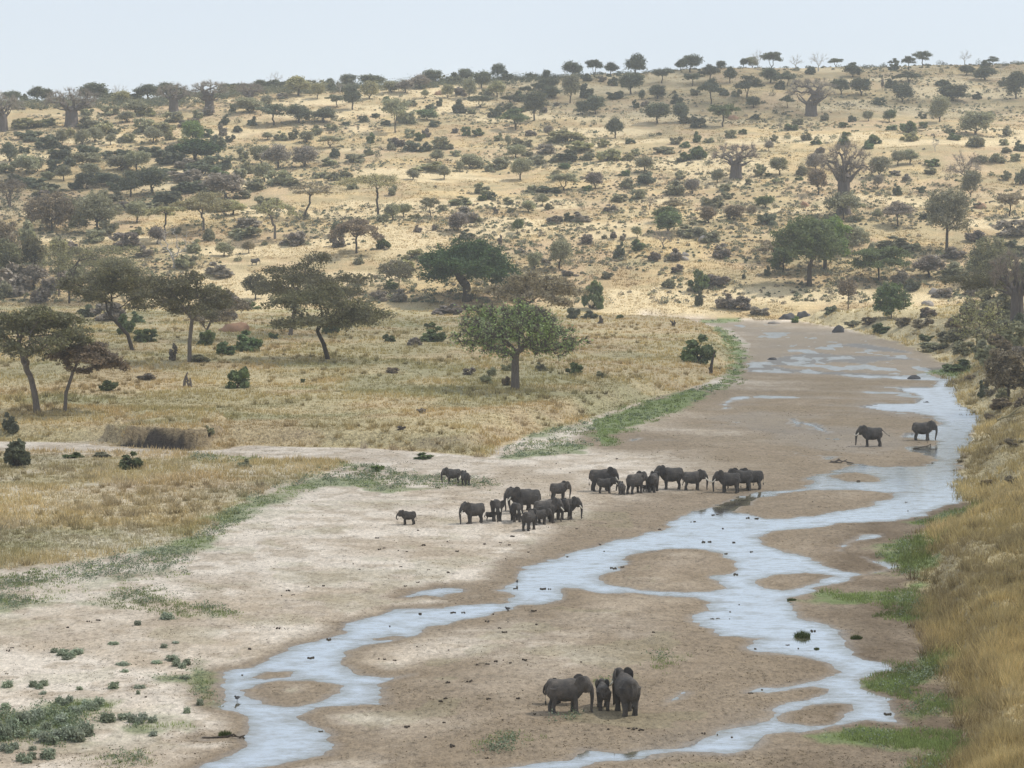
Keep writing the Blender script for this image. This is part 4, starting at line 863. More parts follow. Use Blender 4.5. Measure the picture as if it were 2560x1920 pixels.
special('acacia_tree', 'wide dark acacia behind the green topped slanting one', 'tree', 150, 655, 195, 140, acacia(17, 9, [(0, 0), (.0, .2), (.04, .4)], .3, zb=.45, leaf='a', nl=8000, r0=.3, cx=.28, ls=.34, dome=.5), AG)
special('acacia_tree', 'grey tree half hidden right of the forked grey acacia', 'tree', 440, 735, 130, 110, acacia(18, 6, [(0, 0), (.05, .2), (.12, .4)], .3, zb=.35, leaf='b', bark='g', nl=3500, r0=.25, cx=.2, ls=.32, tw=1500), AG)
HG = 'open umbrella acacias on the sunlit slope'
special('acacia_tree', 'tall open acacia with a bare crooked fork and thin flat top', 'tree', 805, 473, 135, 98, acacia(21, 7, [(.08, 0), (.08, .2), (.06, .40)], .3, zb=.62, leaf='y', nl=3200, r0=.42, cx=-.08, ls=.40, dome=.1), HG)
special('acacia_tree', 'round topped acacia with twin stems below the tall open one', 'tree', 770, 547, 105, 76, acacia(22, 7, [(0, 0), (0, .15), (.0, .3)], .3, zb=.38, leaf='b', nl=5500, r0=.35, ls=.40, dome=.4), HG)
special('acacia_tree', 'spreading olive acacia left of the bare limbed one', 'tree', 440, 497, 130, 85, acacia(23, 8, [(0, 0), (0, .14), (.0, .26)], .3, zb=.42, leaf='y', bark='g', nl=6500, r0=.40, ls=.42, dome=.3), HG)
special('acacia_tree', 'yellow green flat acacia behind the dead white tree', 'tree', 355, 520, 82, 78, acacia(24, 5, [(0, 0), (.03, .2), (0, .4)], .3, zb=.65, leaf='y', nl=3000, r0=.3, ls=.42, dome=.2), HG)
special('acacia_tree', 'acacia with pale bare limbs fanning from a low fork', 'tree', 594, 516, 95, 90, acacia(25, 7, [(0, 0), (0, .15), (-.0, .30)], .3, zb=.45, leaf='y', bark='g', nl=2400, r0=.42, ls=.40, dome=.2, tw=1200), HG)
special('acacia_tree', 'slanting thin acacia beside the tall open one', 'tree', 657, 472, 85, 80, acacia(26, 6, [(0, 0), (.04, .2), (.14, .42)], .3, zb=.58, leaf='b', nl=1800, r0=.36, cx=.18, ls=.40, tw=700), HG)
special('acacia_tree', 'olive acacia left edge of the slope with curved stems', 'tree', 22, 447, 70, 60, acacia(27, 6, [(0, 0), (.0, .2), (0, .3)], .3, zb=.5, leaf='b', bark='g', nl=1500, r0=.4, ls=.42, tw=900), HG)
special('acacia_tree', 'brown flat topped acacia rising behind the leafy green tree', 'tree', 1150, 742, 205, 158, acacia(28, 10, [(0, 0), (-.02, .2), (-.03, .4)], .3, zb=.50, leaf='b', nl=8500, r0=.36, ls=.34, dome=.5, tw=2500), AG)
special('fig_tree', 'huge dense dark green tree with a short stout trunk at the plain edge', 'tree', 1009, 651, 246, 134, dome_tree(31, 'f', 'k', .24, .24, 26000, .46, 1.35, lobes=16, low=-.75, spread=.62))
special('sausage_tree', 'leafy green spreading tree with grey trunk standing alone on the plain', 'tree', 1113, 842, 285, 205, dome_tree(32, 's', 'g', .27, .36, 9500, .27, .62, lobes=14, tw=10000, lean=0.0, spread=.62))
RG = 'green trees above the far river bank'
special('leafy_tree', 'large rounded green tree with divided trunk above the far river bank', 'tree', 1748, 618, 155, 158, dome_tree(33, 'e', 'k', .30, .26, 15000, .46, .75, lobes=10), RG)
special('leafy_tree', 'brighter green tree touching the large rounded one on its right', 'tree', 1782, 582, 125, 120, dome_tree(34, 'v', 'k', .22, .3, 12000, .46, .6, lobes=8), RG)
special('leafy_tree', 'small dark green tree at the left foot of the rounded green one', 'tree', 1692, 592, 62, 66, dome_tree(35, 'e', 'k', .2, .3, 3600, .42, .35, lobes=5), RG)
special('acacia_tree', 'drooping brown umbrella acacia left of the rounded green tree', 'tree', 1672, 566, 92, 55, acacia(36, 6, [(.1, 0), (.05, .2), (0, .4)], .3, zb=.4, leaf='b', nl=2800, r0=.3, ls=.42, dome=.7), RG)
special('leafy_tree', 'pale green bushy tree behind the bright green one on its right', 'tree', 1830, 548, 100, 70, dome_tree(37, 'g', 'k', .1, .2, 4500, .44, .3, lobes=6), RG)
special('acacia_tree', 'low wide green acacia on the right of the rounded green tree', 'tree', 1898, 606, 118, 82, acacia(38, 10, [(0, 0), (0, .12), (0, .2)], .3, zb=.30, leaf='e', nl=7500, r0=.3, ls=.42, dome=.45), RG)
special('leafy_tree', 'upright rounded olive green tree high on the right slope', 'tree', 2045, 540, 112, 142, dome_tree(39, 'g', 'k', .24, .24, 9000, .46, .5, lobes=9), RG)
special('dead_tree', 'white dead tree with forked bare branches among the acacias', 'tree', 375, 578, 100, 104, lambda W_, H_: grow(blob(0, 0, H_ * .55, W_ * .45, W_ * .3, H_ * .45, 60, 41, .3, -.6), [(0, 0, -.5), (.5, 0, H_ * .1), (-.3, 0, H_ * .2)], H_ * .05, .05, 0, .2, 41, r0=.45, bark='w', leaf='w', twigs=160, jit=.35), None)
special('bush_tree', 'pale feathery yellow green tree on the right river bank', 'tree', 2112, 778, 135, 140, lambda W_, H_: grow(blob(0, 0, H_ * .55, W_ * .45, W_ * .4, H_ * .45, 150, 42, .3, -.6), [(0, 0, -.5), (0, 0, H_ * .12), (-.3, 0, H_ * .3)], H_ * .05, .04, 3600, .26, 42, r0=.2, bark='y', leaf='y', twigs=2600, jit=.2, spread=.5), None)
special('bush_tree', 'dense green thicket tree with pale crossing stems on the right bank', 'tree', 1925, 690, 92, 85, dome_tree(43, 'e', 'g', .05, .15, 6500, .36, .2, lobes=8, tw=900), None)
special('bush_tree', 'thin brownish sapling tree on the far bank slope', 'tree', 1832, 668, 58, 72, dome_tree(44, 'b', 'k', .3, .4, 1500, .36, .16, lobes=4, tw=900), None)
special('acacia_tree', 'flat olive acacia reaching left in front of the right hand baobab', 'tree', 2190, 690, 210, 108, acacia(45, 9, [(.25, 0), (.22, .25), (.15, .45)], .3, zb=.55, leaf='a', nl=8500, r0=.3, cx=-.12, ls=.34, dome=.4), None)
special('leafy_tree', 'dark dome shaped tree above the flat olive acacia on the right', 'tree', 2140, 610, 125, 100, dome_tree(46, 'a', 'k', .08, .2, 7000, .42, .35, lobes=9), None)
special('leafy_tree', 'dark green leafy tree partly cut off by the left photo edge', 'tree', 20, 622, 70, 110, dome_tree(47, 'a', 'k', .3, .3, 4200, .42, .35, lobes=6), None)
special('leafy_tree', 'tall dark narrow tree beside the dark one at the left edge', 'tree', 72, 616, 52, 112, dome_tree(48, 'a', 'k', .3, .3, 3600, .42, .3, lobes=6), None)
special('leafy_tree', 'slender pale green topped tree with long thin trunk at left', 'tree', 128, 640, 46, 128, dome_tree(49, 'y', 'g', .66, .64, 1500, .40, .28, lobes=4, tw=300), None)
special('leafy_tree', 'big rounded olive grey tree left of the umbrella acacias on the slope', 'tree', 210, 505, 112, 98, dome_tree(50, 'g', 'k', .1, .2, 9500, .46, .4, lobes=10), None)
special('leafy_tree', 'massive grey brown rounded tree below the left ridge', 'tree', 112, 500, 135, 92, dome_tree(51, 'b', 'k', .06, .2, 9500, .46, .4, lobes=10, tw=2500), None)
special('leafy_tree', 'rusty brown rounded crown at the left edge of the slope', 'tree', -5, 566, 120, 100, dome_tree(52, 'b', 'k', .1, .2, 7500, .46, .4, lobes=8, tw=1500), None)
special('leafy_tree', 'dark leafy tree growing on the right bank above the bend', 'tree', 2178, 868, 120, 120, dome_tree(53, 'b', 'k', .12, .2, 7000, .30, .2, lobes=8, tw=3000), None)
special('leafy_tree', 'yellow stemmed fan shaped tree left of the great dark tree', 'tree', 862, 630, 95, 72, dome_tree(54, 'g', 'y', .30, .2, 2600, .38, .22, lobes=5, tw=1500), None)
special('leafy_tree', 'dark small tree with thick foliage left of the dark layered acacia', 'tree', 552, 648, 62, 64, dome_tree(55, 'a', 'k', .15, .2, 2800, .38, .2, lobes=5), None)

# baobabs ------------------------------------------------------------
BG = 'leafless baobabs on the hillside'
for i, (px, py, wpx, hp, lb) in enumerate([
    (1590, 385, 118, 74, 'leafless baobab with short bole and down curving limbs in mid slope'),
    (1822, 462, 132, 152, 'tallest leafless baobab with long bole rising above the green trees'),
    (1752, 250, 100, 78, 'squat baobab with a very thick dark bole high on the right'),
    (155, 273, 112, 80, 'baobab with thick dark bole below the skyline on the left'),
    (6, 283, 95, 78, 'baobab cut by the left photo edge'),
    (375, 244, 92, 62, 'spreading grey baobab near the left skyline'),
    (452, 236, 92, 60, 'wide leafless baobab just right of another on the left skyline'),
    (2196, 708, 190, 168, 'great baobab with massive grey trunk at the right photo edge'),
    (540, 226, 70, 46, 'small leafless baobab on the ridge left of centre')]):
    X, Y, Z = ground_at(px, py); k = Y / F; (W0, H0) = get_baobab('p', i % 4)[1]
    root = tree_root('baobab_tree', X, Y, Z, i * 1.3, (wpx * k / W0,) * 2 + (hp * k / H0,), get_baobab('p', i % 4)[0])
    if i == 7: root.scale = (wpx * k / W0 * .72,) * 2 + (hp * k / H0,)
    if i in (2, 3): root.scale = (wpx * k / W0 * 1.15,) * 2 + (hp * k / H0,)
    tag(root, lb, 'baobab', BG)
X, Y, Z = ground_at(1822, 470)
special('leafy_tree', 'grey green leaning tree growing in front of the tallest baobab', 'tree', 1822, 474, 105, 62, dome_tree(56, 'g', 'k', .2, .2, 4500, .44, .3, lobes=7, tw=800), None)

# everything else on the slopes: kind letter + leaf letter, given per zoomed strip of the photo
ZO = {'T1': (0, 86.4), 'T2': (734.5, 86.4), 'T3': (1469, 86.4), 'M1': (0, 380.2), 'M2': (734.5, 380.2), 'M3': (1469, 380.2), 'A1': (0, 743), 'A2': (734.5, 743), 'A3': (1469, 743)}
LIST = {
'T1': "70 365 100 62 Rd;150 385 50 50 Bd;240 390 90 80 Rd;300 390 80 75 Rd;380 352 80 36 Bg;450 335 70 30 Bg;610 372 165 98 Rd;545 350 70 70 Rd;700 380 80 50 Bg;780 402 90 70 Ry;740 352 70 50 Bd;840 352 90 42 Bd;890 345 90 40 Bd;950 362 130 78 Rd;1010 345 90 60 Rd;1070 345 140 85 Rd;1190 325 80 50 Bd;1130 340 90 60 Bd;1250 340 90 40 Bg;1450 305 85 62 Rd;1550 305 130 54 Rd;1620 300 80 45 Bd;1680 325 105 62 Rd;1490 345 100 48 Ry;1600 370 120 70 Ng;1900 262 100 62 Rd;1790 315 110 62 Bd;1730 310 60 45 Bd;1850 300 80 40 Bd;1920 355 140 100 Ry;2040 375 90 88 Ry;2120 255 60 58 Rd;2150 325 80 62 Bd;2090 305 90 50 By;2000 300 90 50 Bd;770 302 90 88 Nw;1770 292 80 92 Nw;2010 262 90 52 Nw;2185 345 60 90 Nw;"
 "870 482 140 82 Rg;820 525 90 62 Rg;950 482 90 52 By;560 562 120 62 Bg;680 560 100 52 Bg;700 480 110 62 Bg;300 545 110 55 Bg;200 565 180 65 By;120 560 70 50 Bg;170 640 140 80 Bd;310 690 130 85 Bd;400 680 70 90 Rg;530 675 90 90 Rg;610 652 95 85 Rg;660 605 110 72 By;710 672 60 62 Rg;790 655 60 42 Bg;840 652 60 52 By;920 592 110 92 Bg;985 660 100 88 Rg;1060 602 125 92 By;1095 640 60 50 By;1110 520 120 62 Bg;1200 550 130 62 Bp;1240 655 110 122 Rv;1180 680 80 60 By;1333 620 80 52 Be;1430 612 60 62 Bp;1400 690 85 84 Bd;1480 650 50 45 Bd;1440 542 60 62 Bd;1530 590 60 42 Bd;1530 530 50 36 Bd;1620 545 60 52 Bd;1600 465 150 85 Rg;1710 435 70 72 Rg;1810 372 50 32 Bp;1500 455 50 62 Bd;1870 445 60 32 Bd;1760 545 165 112 Ad;1920 528 145 102 Rd;2080 525 165 82 Rd;2110 452 50 32 Bd;2165 430 110 72 Ad;2130 572 80 42 Bg;1590 692 60 36 Bd;1640 660 50 42 Bg;1810 640 70 52 Bg;1720 640 60 42 Rg;1890 632 70 52 Bg;1970 655 95 70 Rg;2120 690 140 72 Ag;2030 602 80 52 Bg;450 470 60 40 Bg;1330 480 90 60 Bp;1270 500 70 45 Bg;1000 440 50 40 Bg;560 480 80 50 Bg;740 600 60 45 Bg;450 610 60 45 By;"
 "60 780 90 110 Rd;40 850 90 62 Bg;162 722 60 42 Bd;170 860 135 112 Rg;242 840 72 82 Rg;390 762 155 74 Bd;390 842 135 92 Bd;310 892 80 62 Bg;410 902 90 82 Rg;590 742 165 92 Bd;560 802 145 72 Rg;590 885 105 75 Rg;720 762 80 52 Bd;820 742 115 54 Bd;930 722 85 54 Bd;780 835 145 84 Rg;880 842 135 104 Rg;1010 745 110 50 Bd;1090 792 150 92 Bd;1255 785 265 125 Rf;1300 865 190 84 Bd;1190 822 110 54 Bp;1380 832 150 92 Bd;1400 892 140 62 Be;1020 862 170 54 Bd;700 935 165 74 Rd;840 1005 120 140 Rd;980 985 185 135 Rd;1170 902 185 74 Bp;1190 972 165 62 Bd;1450 1025 225 135 Rp;1540 882 100 72 Bg;1600 852 105 82 Bg;1680 795 105 105 Rg;1790 825 155 125 Rp;1960 810 170 125 Rp;1700 905 105 105 Rg;1790 925 125 92 Bg;1560 762 72 62 Bg;2150 752 90 62 Bd;2110 802 100 42 Bg;350 972 125 74 Bd;560 955 105 95 Rd;1080 1052 175 84 Bd;860 1085 165 62 Bp;60 1075 165 170 Np;640 910 120 60 Bd;760 960 120 60 Bd;400 1080 170 80 Bg;1400 1100 150 70 Bg;620 1095 160 80 Rg;960 1090 140 60 Bg;1720 1060 120 60 Bg;480 960 90 60 Bd;200 940 140 60 Bd;90 930 120 70 Bd;280 1000 120 70 Bg;1290 960 120 60 Bd;1640 960 120 60 Bg;1340 1010 110 50 Bg;1900 940 80 50 Bg;2050 880 90 50 Bg;2140 900 80 60 Bg;730 1030 120 60 Bg;1560 1010 90 60 Bg;100 820 60 50 Bd",
'T2': "50 270 110 80 Rd;200 292 160 74 Rd;330 335 95 72 Rg;420 335 110 72 Rp;510 312 125 82 Rp;590 282 145 88 Rd;680 270 70 50 Bd;730 282 100 68 Bd;810 265 92 82 Rd;910 305 115 105 Rd;1010 242 82 92 Rd;1060 255 92 55 Bd;1150 222 52 38 Bd;1230 242 82 48 Bd;1325 255 42 64 Rd;1380 235 60 25 Bd;1420 240 50 30 Bd;1490 232 125 94 Rd;1635 235 98 105 Ad;1740 222 85 74 Rd;1900 232 135 128 Rd;2055 192 42 32 Bd;2110 195 60 25 Bd;2190 195 60 65 Rd;190 375 105 108 Ry;80 445 115 145 Rd;20 330 70 60 Bd;300 392 50 36 Be;545 372 50 52 Ry;690 368 72 84 Ry;770 352 92 74 Bp;830 372 90 125 Rg;1010 365 105 94 Ry;935 350 80 50 Bg;640 422 50 46 Bd;770 467 92 78 Bd;900 432 145 74 Ad;850 472 60 42 Bg;990 492 74 74 Bd;1090 412 125 54 Ad;1150 392 92 62 Bd;1200 352 92 52 Ad;1290 362 105 84 Ad;1360 372 125 74 Rd;1480 402 112 162 Rg;1250 515 125 165 Rd;1130 575 165 122 Ae;560 512 115 68 Re;355 592 155 210 Ag;430 532 112 104 Bg;1340 320 130 70 Rd;1580 372 115 84 Bd;1640 474 125 114 Rd;1560 482 92 92 Rd;1690 267 62 52 Bp;1590 262 62 44 Bd;1750 292 62 62 Bd;1870 345 145 115 Rd;1760 374 112 54 Bd;2070 275 115 84 Ad;2040 375 112 84 Rd;2160 405 82 54 Bd;1940 382 42 64 Rd;1900 434 62 46 Bd;1960 422 52 36 Bp;2040 534 155 115 Rd;2190 534 92 115 Rd;2150 342 28 24 Bd;1100 470 90 60 Bd;1030 460 60 50 Bd;1170 460 60 40 Bd;580 445 80 40 Bd;460 420 70 40 Bg;1560 250 30 30 Bd;1330 420 30 30 Bd;1395 420 40 30 Bp;1310 465 50 50 Bp;"
 "30 545 72 32 Bd;150 522 72 42 Bd;230 494 62 36 Bd;290 544 62 36 Bd;200 662 62 62 Be;250 652 42 42 Bg;440 624 62 62 Bg;520 644 62 74 Be;550 622 62 62 Bp;480 544 62 32 Bd;610 554 62 42 Bd;740 594 52 42 Bp;805 612 52 64 Be;880 614 85 54 Be;370 684 112 64 Bp;330 704 62 74 Bg;480 714 112 74 Bd;560 712 62 54 Bd;650 694 105 84 Bg;248 747 46 32 Bd;395 722 52 36 Bd;190 734 72 52 Bg;90 784 125 62 Bg;620 784 92 74 Rg;840 824 125 92 Rg;770 842 52 62 Rg;1020 814 135 92 Bg;960 844 62 62 Bg;895 820 60 50 Bg;1130 754 125 84 Rg;1180 684 135 62 Bg;1160 897 125 125 Rg;1250 794 125 62 Bg;1320 724 112 64 Bp;1460 652 225 82 By;1340 610 62 62 Rp;1230 614 72 42 Bp;1020 644 62 52 Bg;1080 674 42 64 Rg;1440 582 52 32 Bd;1560 544 46 32 Bd;1330 547 46 32 Bd;1630 544 42 42 Bd;1770 628 112 118 Rd;1560 704 205 62 By;1460 774 165 64 Bd;1590 764 105 62 Bg;1720 774 165 84 By;1850 764 82 52 By;1890 742 62 52 Bg;1870 664 62 36 Bd;2000 622 62 32 Bd;2080 724 135 62 Bg;2160 664 72 52 Bg;1960 844 115 84 Rg;1440 822 82 36 Be;1830 867 82 46 Be;1970 924 155 84 Bd;1640 954 112 94 Rp;1440 964 165 104 Ag;1380 904 62 62 Rg;1580 964 82 46 Be;1350 977 145 46 Bd;1230 974 82 62 Bg;1840 954 82 74 Bg;1910 1014 92 64 Bg;1800 1034 105 52 Bg;1990 1087 82 84 Np;2150 1094 135 64 Ab;2150 994 125 84 Bg;2180 894 82 62 Bg;2100 1165 155 90 Re;1550 1164 125 64 Bp;1470 1164 72 52 Bd;1380 1184 92 62 Bp;1345 1084 52 42 Bg;1300 1064 72 72 Rg;1210 1104 92 74 Rg;1080 1054 72 42 Bg;1110 1104 62 42 Bg;1140 1184 82 42 Bg;1000 1114 42 42 Bp;1750 1104 92 52 Bp;970 1024 62 54 Bd;915 1030 62 44 Be;910 984 115 62 Bg;780 1054 135 54 Bg;580 1134 112 112 Ag;660 1094 62 42 Bg;340 1154 92 104 Rg;410 1134 82 74 Rg;470 1147 82 42 By;340 994 62 62 Bg;670 894 82 84 Rg;560 834 205 54 By;470 894 82 62 Rg;790 1174 165 94 Bp;870 1174 72 62 Bg;40 884 82 52 Bg;280 1164 82 52 Bg;80 954 82 52 Bg;1700 680 100 50 By;1640 660 50 35 Bg;2050 610 40 25 Bd;740 740 80 50 Bg;700 700 60 40 Bg;1370 780 70 40 Bg;1200 740 70 40 Bg;1740 800 60 30 Bg;2190 780 60 40 Bg",
'T3': "65 205 125 98 Rd;80 292 112 74 Ad;265 182 62 44 Rd;190 275 115 105 Ad;320 274 82 92 Rd;410 174 46 52 Rd;465 170 62 68 Rg;590 192 115 112 Ad;580 274 125 94 Rd;500 190 72 120 Nw;640 314 62 62 Bd;690 294 105 84 Ad;430 374 165 135 Ad;200 410 145 145 Ad;110 354 82 62 Bg;290 354 62 42 Bd;362 362 62 52 Bg;130 562 112 104 Bd;40 534 82 44 Bg;10 525 70 120 Rd;275 555 165 132 Ae;472 434 92 74 Rd;592 357 42 42 Bd;540 407 42 26 Bd;690 434 82 74 Ad;835 217 82 54 Bd;745 190 90 92 Nw;890 198 115 112 Nw;1000 154 82 54 Ad;1100 148 62 42 Bd;1110 234 112 74 Rd;1190 184 42 36 Bd;1310 142 52 30 Bd;1375 138 62 50 Ad;1370 192 62 54 Bd;1470 194 82 84 Ad;1560 174 112 94 Ad;1670 154 52 36 Bd;1740 238 42 44 Bd;1840 224 92 64 Rd;1830 160 80 90 Nw;1920 134 42 42 Bd;2010 164 72 56 Ad;1960 168 72 38 Bd;2090 168 52 36 Bd;1960 256 145 84 Rd;2160 375 125 170 Rd;2160 280 100 70 Bd;2080 294 62 52 Bg;1035 348 112 88 Rd;1165 355 135 98 Rd;1350 304 82 74 Bd;1470 270 150 64 Ad;1430 394 115 115 Rd;1750 387 195 98 Rd;1668 525 115 158 Rg;1910 374 62 44 Bd;1980 337 32 28 Bd;1690 290 92 44 Bd;1280 414 82 52 Bd;1080 422 38 38 Bd;882 264 42 28 Bd;825 277 32 28 Bd;930 514 62 44 Bg;1063 557 74 46 Be;1110 524 52 46 Bd;1210 518 64 64 Rg;1345 524 84 78 Re;1560 504 52 42 Bd;1460 594 112 82 Be;1470 644 105 64 By;1350 574 82 42 Be;1560 562 52 44 Be;1900 604 175 142 Rg;1990 494 72 46 Bg;2100 614 74 72 Bg;1730 594 62 42 Bg;1760 637 92 46 Be;1900 684 112 74 Bg;2080 674 62 44 Bg;2180 712 74 72 Bd;2100 724 72 42 Bg;1250 664 82 62 Be;1210 694 72 52 Be;1080 612 62 36 Be;1050 674 84 54 Be;990 632 52 30 Bg;880 667 62 36 Be;890 637 52 30 Bg;815 640 62 52 Bg;690 627 52 30 Bg;610 644 62 42 Bg;530 652 52 42 Bg;570 710 62 58 Rp;720 574 84 42 Be;760 542 72 42 Bg;330 624 72 54 Bg;400 602 52 36 Be;260 654 52 42 Bg;180 657 72 36 Bg;105 654 52 62 Be;30 687 62 42 Be;120 764 105 92 Be;40 774 82 62 Be;215 714 52 36 Bg;520 864 92 74 Bg;640 864 115 98 Rg;570 872 52 30 Be;440 924 52 52 Bg;780 864 82 62 Bg;770 897 52 26 Be;620 917 84 36 Bg;900 724 62 42 Bp;80 987 84 94 Rp;240 914 82 84 Rg;290 964 72 46 Bg;310 1014 72 46 Bg;200 1074 155 84 Bg;180 1174 105 105 Rb;350 1154 135 94 Rb;460 1124 62 62 Rb;550 1074 112 74 Re;560 1184 135 104 Bd;890 988 115 140 Rb;870 834 125 104 Rp;1280 874 135 125 Rg;1400 804 92 84 Rg;1480 794 112 84 Rg;1400 994 62 74 Bd;1545 974 56 54 Bd;1460 904 62 42 Bp;1610 804 112 62 Be;1610 857 92 36 Bg;1380 864 82 42 Bp;1270 955 62 80 Rp;1825 945 225 205 Np;1868 1005 100 165 Rg;1920 782 105 46 Bg;2040 784 112 52 Bg;2160 774 62 52 Bg;2100 894 84 62 Bg;2000 874 52 36 Bg;2190 924 84 105 Bd;2120 1130 165 138 Ab;1640 715 64 84 Nw;1400 1195 175 140 Ap;1265 1154 72 62 Rg;1920 1074 92 42 Bd;1130 1164 82 42 Bg;1240 120 40 20 Bd;1700 120 40 20 Bd;2150 125 60 20 Bd;2060 225 30 70 Nw;1680 210 30 50 Bd;300 500 40 30 Bd;610 470 40 40 Bd;670 480 40 25 Bd;480 510 60 40 Bd;540 525 40 30 Bd;1300 320 20 60 Rp;1290 240 30 25 Bd;775 240 40 25 Bd;720 280 50 40 Bd",
'M1': "1440 515 115 84 Rg;1600 494 84 74 Rb;1530 544 52 36 Bg;1010 434 112 112 Rp;1240 485 115 84 Bg;1340 412 92 84 Bg;1590 324 155 64 Bp;1580 382 185 64 Bg;1890 434 155 115 Bp;2170 454 92 84 Bp;2180 384 112 94 Rd;1700 442 42 30 Bg;880 374 92 52 Bg;880 295 115 105 Rg;700 374 165 104 Bg;500 324 105 94 Bg;800 444 165 94 Bp;920 514 105 62 Bp;1180 592 135 94 Bg;340 190 200 90 Bp;1500 250 140 80 Ry;80 755 205 200 Bp;320 740 140 130 Bp;220 720 160 150 Rp;700 925 185 124 Bp;570 904 112 74 Bd;885 940 92 74 Be;800 1014 112 115 Be;940 1064 145 94 Be;1330 1084 115 135 Be;1450 1144 135 74 Be;1590 1124 175 134 Be;1762 1042 56 42 Be;1610 854 115 84 Be;1440 930 190 130 Bp;2120 1014 112 94 Be;1115 1184 62 100 Bp;1290 1194 125 54 Bg;1240 560 60 50 Bg;600 420 120 90 Bg;1420 640 160 90 Bp;1130 370 60 50 Bg;1530 410 60 40 Bg;1860 60 60 60 Bg;40 560 100 120 Bg;170 430 120 130 Bg;260 560 120 130 By;440 500 140 90 Bp;60 640 140 150 Bg;150 690 150 120 Bp;420 710 140 110 Bp;490 650 120 100 Bg;260 810 120 100 Bp;1500 820 130 90 Bp;1380 760 110 80 Bg;30 780 100 120 Bg;400 620 90 90 By",
'M2': "680 885 175 68 Bp;570 980 70 60 Be;590 1060 155 94 Be;480 1085 92 54 Bp;315 1062 74 54 Be;280 464 84 72 Be;120 562 74 62 Bg;460 524 125 84 By;410 594 135 64 By;380 804 105 74 Bp;250 794 112 84 Bp;1140 364 74 84 Re;760 355 135 115 Rp;810 404 105 64 Bd;500 357 52 46 Bp;610 347 36 42 Bp;1250 594 92 105 Rg;1410 595 135 165 Rg;1620 847 125 195 Be;1510 914 92 105 Bd;1600 914 105 46 Bd;1800 914 46 30 Be;1790 524 68 104 Bd;1590 430 84 64 Bp;1910 474 92 64 Be;1910 394 62 64 Rg;2080 465 115 115 Np;2110 364 165 135 Re;1730 654 84 62 Bg;2110 714 84 62 Bg;1380 292 92 44 Bp;1760 400 60 50 Bp;1820 410 50 40 Bp;1480 640 100 50 Bp;1330 560 60 40 Bp;1030 440 30 60 Bp;1540 500 60 30 Bg;2170 620 80 50 Bp;2020 540 90 60 Bp;1430 490 30 25 Bd;2150 540 90 70 Bp;330 720 90 60 Be;1160 490 60 25 Bp;1700 400 40 30 Bd;120 700 90 60 Bb",
'M3': "60 384 155 94 Bg;180 414 115 94 Bg;130 734 155 145 Be;260 704 205 104 Bp;370 854 145 94 Bp;1140 444 135 115 Rg;1380 464 195 84 Bg;1600 648 195 130 Rp;1770 655 165 94 Bg;1500 734 115 84 Bd;1990 604 250 130 Bg;1750 524 145 64 Bp;1790 1064 165 94 Bg;1240 560 90 120 Bg;2150 1105 205 155 Bg;1480 470 110 60 Bg;1560 270 70 50 Bd;2120 380 180 110 Bp;2150 510 160 90 Bd;1890 420 140 80 Bp;290 840 130 90 Bp;120 830 60 90 Bd;260 520 120 90 Bp;960 880 90 70 Bd;1310 760 100 80 Bg;1700 1060 140 60 Bg;1290 1010 120 60 Be;1590 1060 90 50 Be;2000 830 220 140 Bg;1880 760 140 80 Bp;2120 960 140 110 Bg;1640 1120 160 70 Bg;740 940 60 40 Bv;1110 970 110 60 Bg;520 890 120 60 Bp;560 640 40 60 Bd;410 660 25 40 Bd;2050 1000 160 120 Bg;2100 900 150 110 Bg;1950 930 140 100 Bg;2190 990 120 100 Bd;1750 980 120 80 Bb;1850 890 120 90 Bg;1560 970 120 70 Bb;2200 700 120 150 Rd;1420 700 110 90 Bp;1680 770 120 80 Bp;1600 905 100 70 Bp;1440 960 100 60 Bb;1220 950 110 50 Bb;1980 720 130 100 Bg;2060 640 120 110 Rd",
'A1': "1515 278 155 182 Be;710 297 135 74 Be;75 560 92 125 Bd;118 785 195 184 Bd;830 797 160 105 Be;1340 587 84 74 Bg;470 727 135 38 Be;660 725 130 35 Bg;1570 790 90 60 Bg;950 228 120 40 Bb;1945 245 30 28 Be",
'A2': "940 252 92 74 Bg;830 194 74 54 Bp;1065 264 64 64 Bb;1075 168 84 54 Bg;1300 168 74 54 Bg;1515 192 125 84 Be;1690 214 92 42 Bg;980 200 70 50 Bg;530 735 120 35 Be;245 815 80 60 Bv;340 185 80 40 Bb;400 550 60 40 Bp;520 440 70 40 Bp",
'A3': "100 110 190 170 Be;1950 334 74 104 Bd;2000 130 205 160 Bg;1790 174 205 84 Be;2180 120 120 120 Bp;2060 60 160 130 Bb;1650 30 200 60 Bg;2080 420 160 80 Bb;1830 60 130 90 Bg;2150 200 130 100 Bg;2110 260 110 80 Bg;1850 235 90 60 Bb;1990 265 90 70 Bb;2190 400 100 70 Bb;2010 490 90 50 Bb;2150 650 100 50 Bb;1930 90 120 80 Bg;2000 330 80 60 Bb;2080 340 90 70 Bg;1980 900 100 50 Bb;2160 900 120 60 Bb"}
COLW = dict(d='dark green', g='greyish', y='olive', e='deep green', p='leafless grey', b='brownish', v='bright green', f='dense green', w='bleached')
SHP = dict(B='bush', R='round crowned tree', A='flat topped acacia', N='bare tree')
GRP = dict(B='bushes dotted over the slopes', R='round crowned trees of the slopes', A='flat topped acacias of the slopes', N='bare trees of the slopes')
NM = dict(B='bush', R='round_tree', A='umbrella_tree', N='bare_tree')
items = []
for reg, s in LIST.items():
    ox, oy = ZO[reg]
    for q in s.split(';'):
        if not q.strip(): continue
        a = q.split(); zx, zy, zw, zh = map(float, a[:4]); kd, lf = a[4][0], a[4][1]
        items.append((ox + zx * .336, oy + zy * .336, zw * .336, zh * .336, kd, lf))
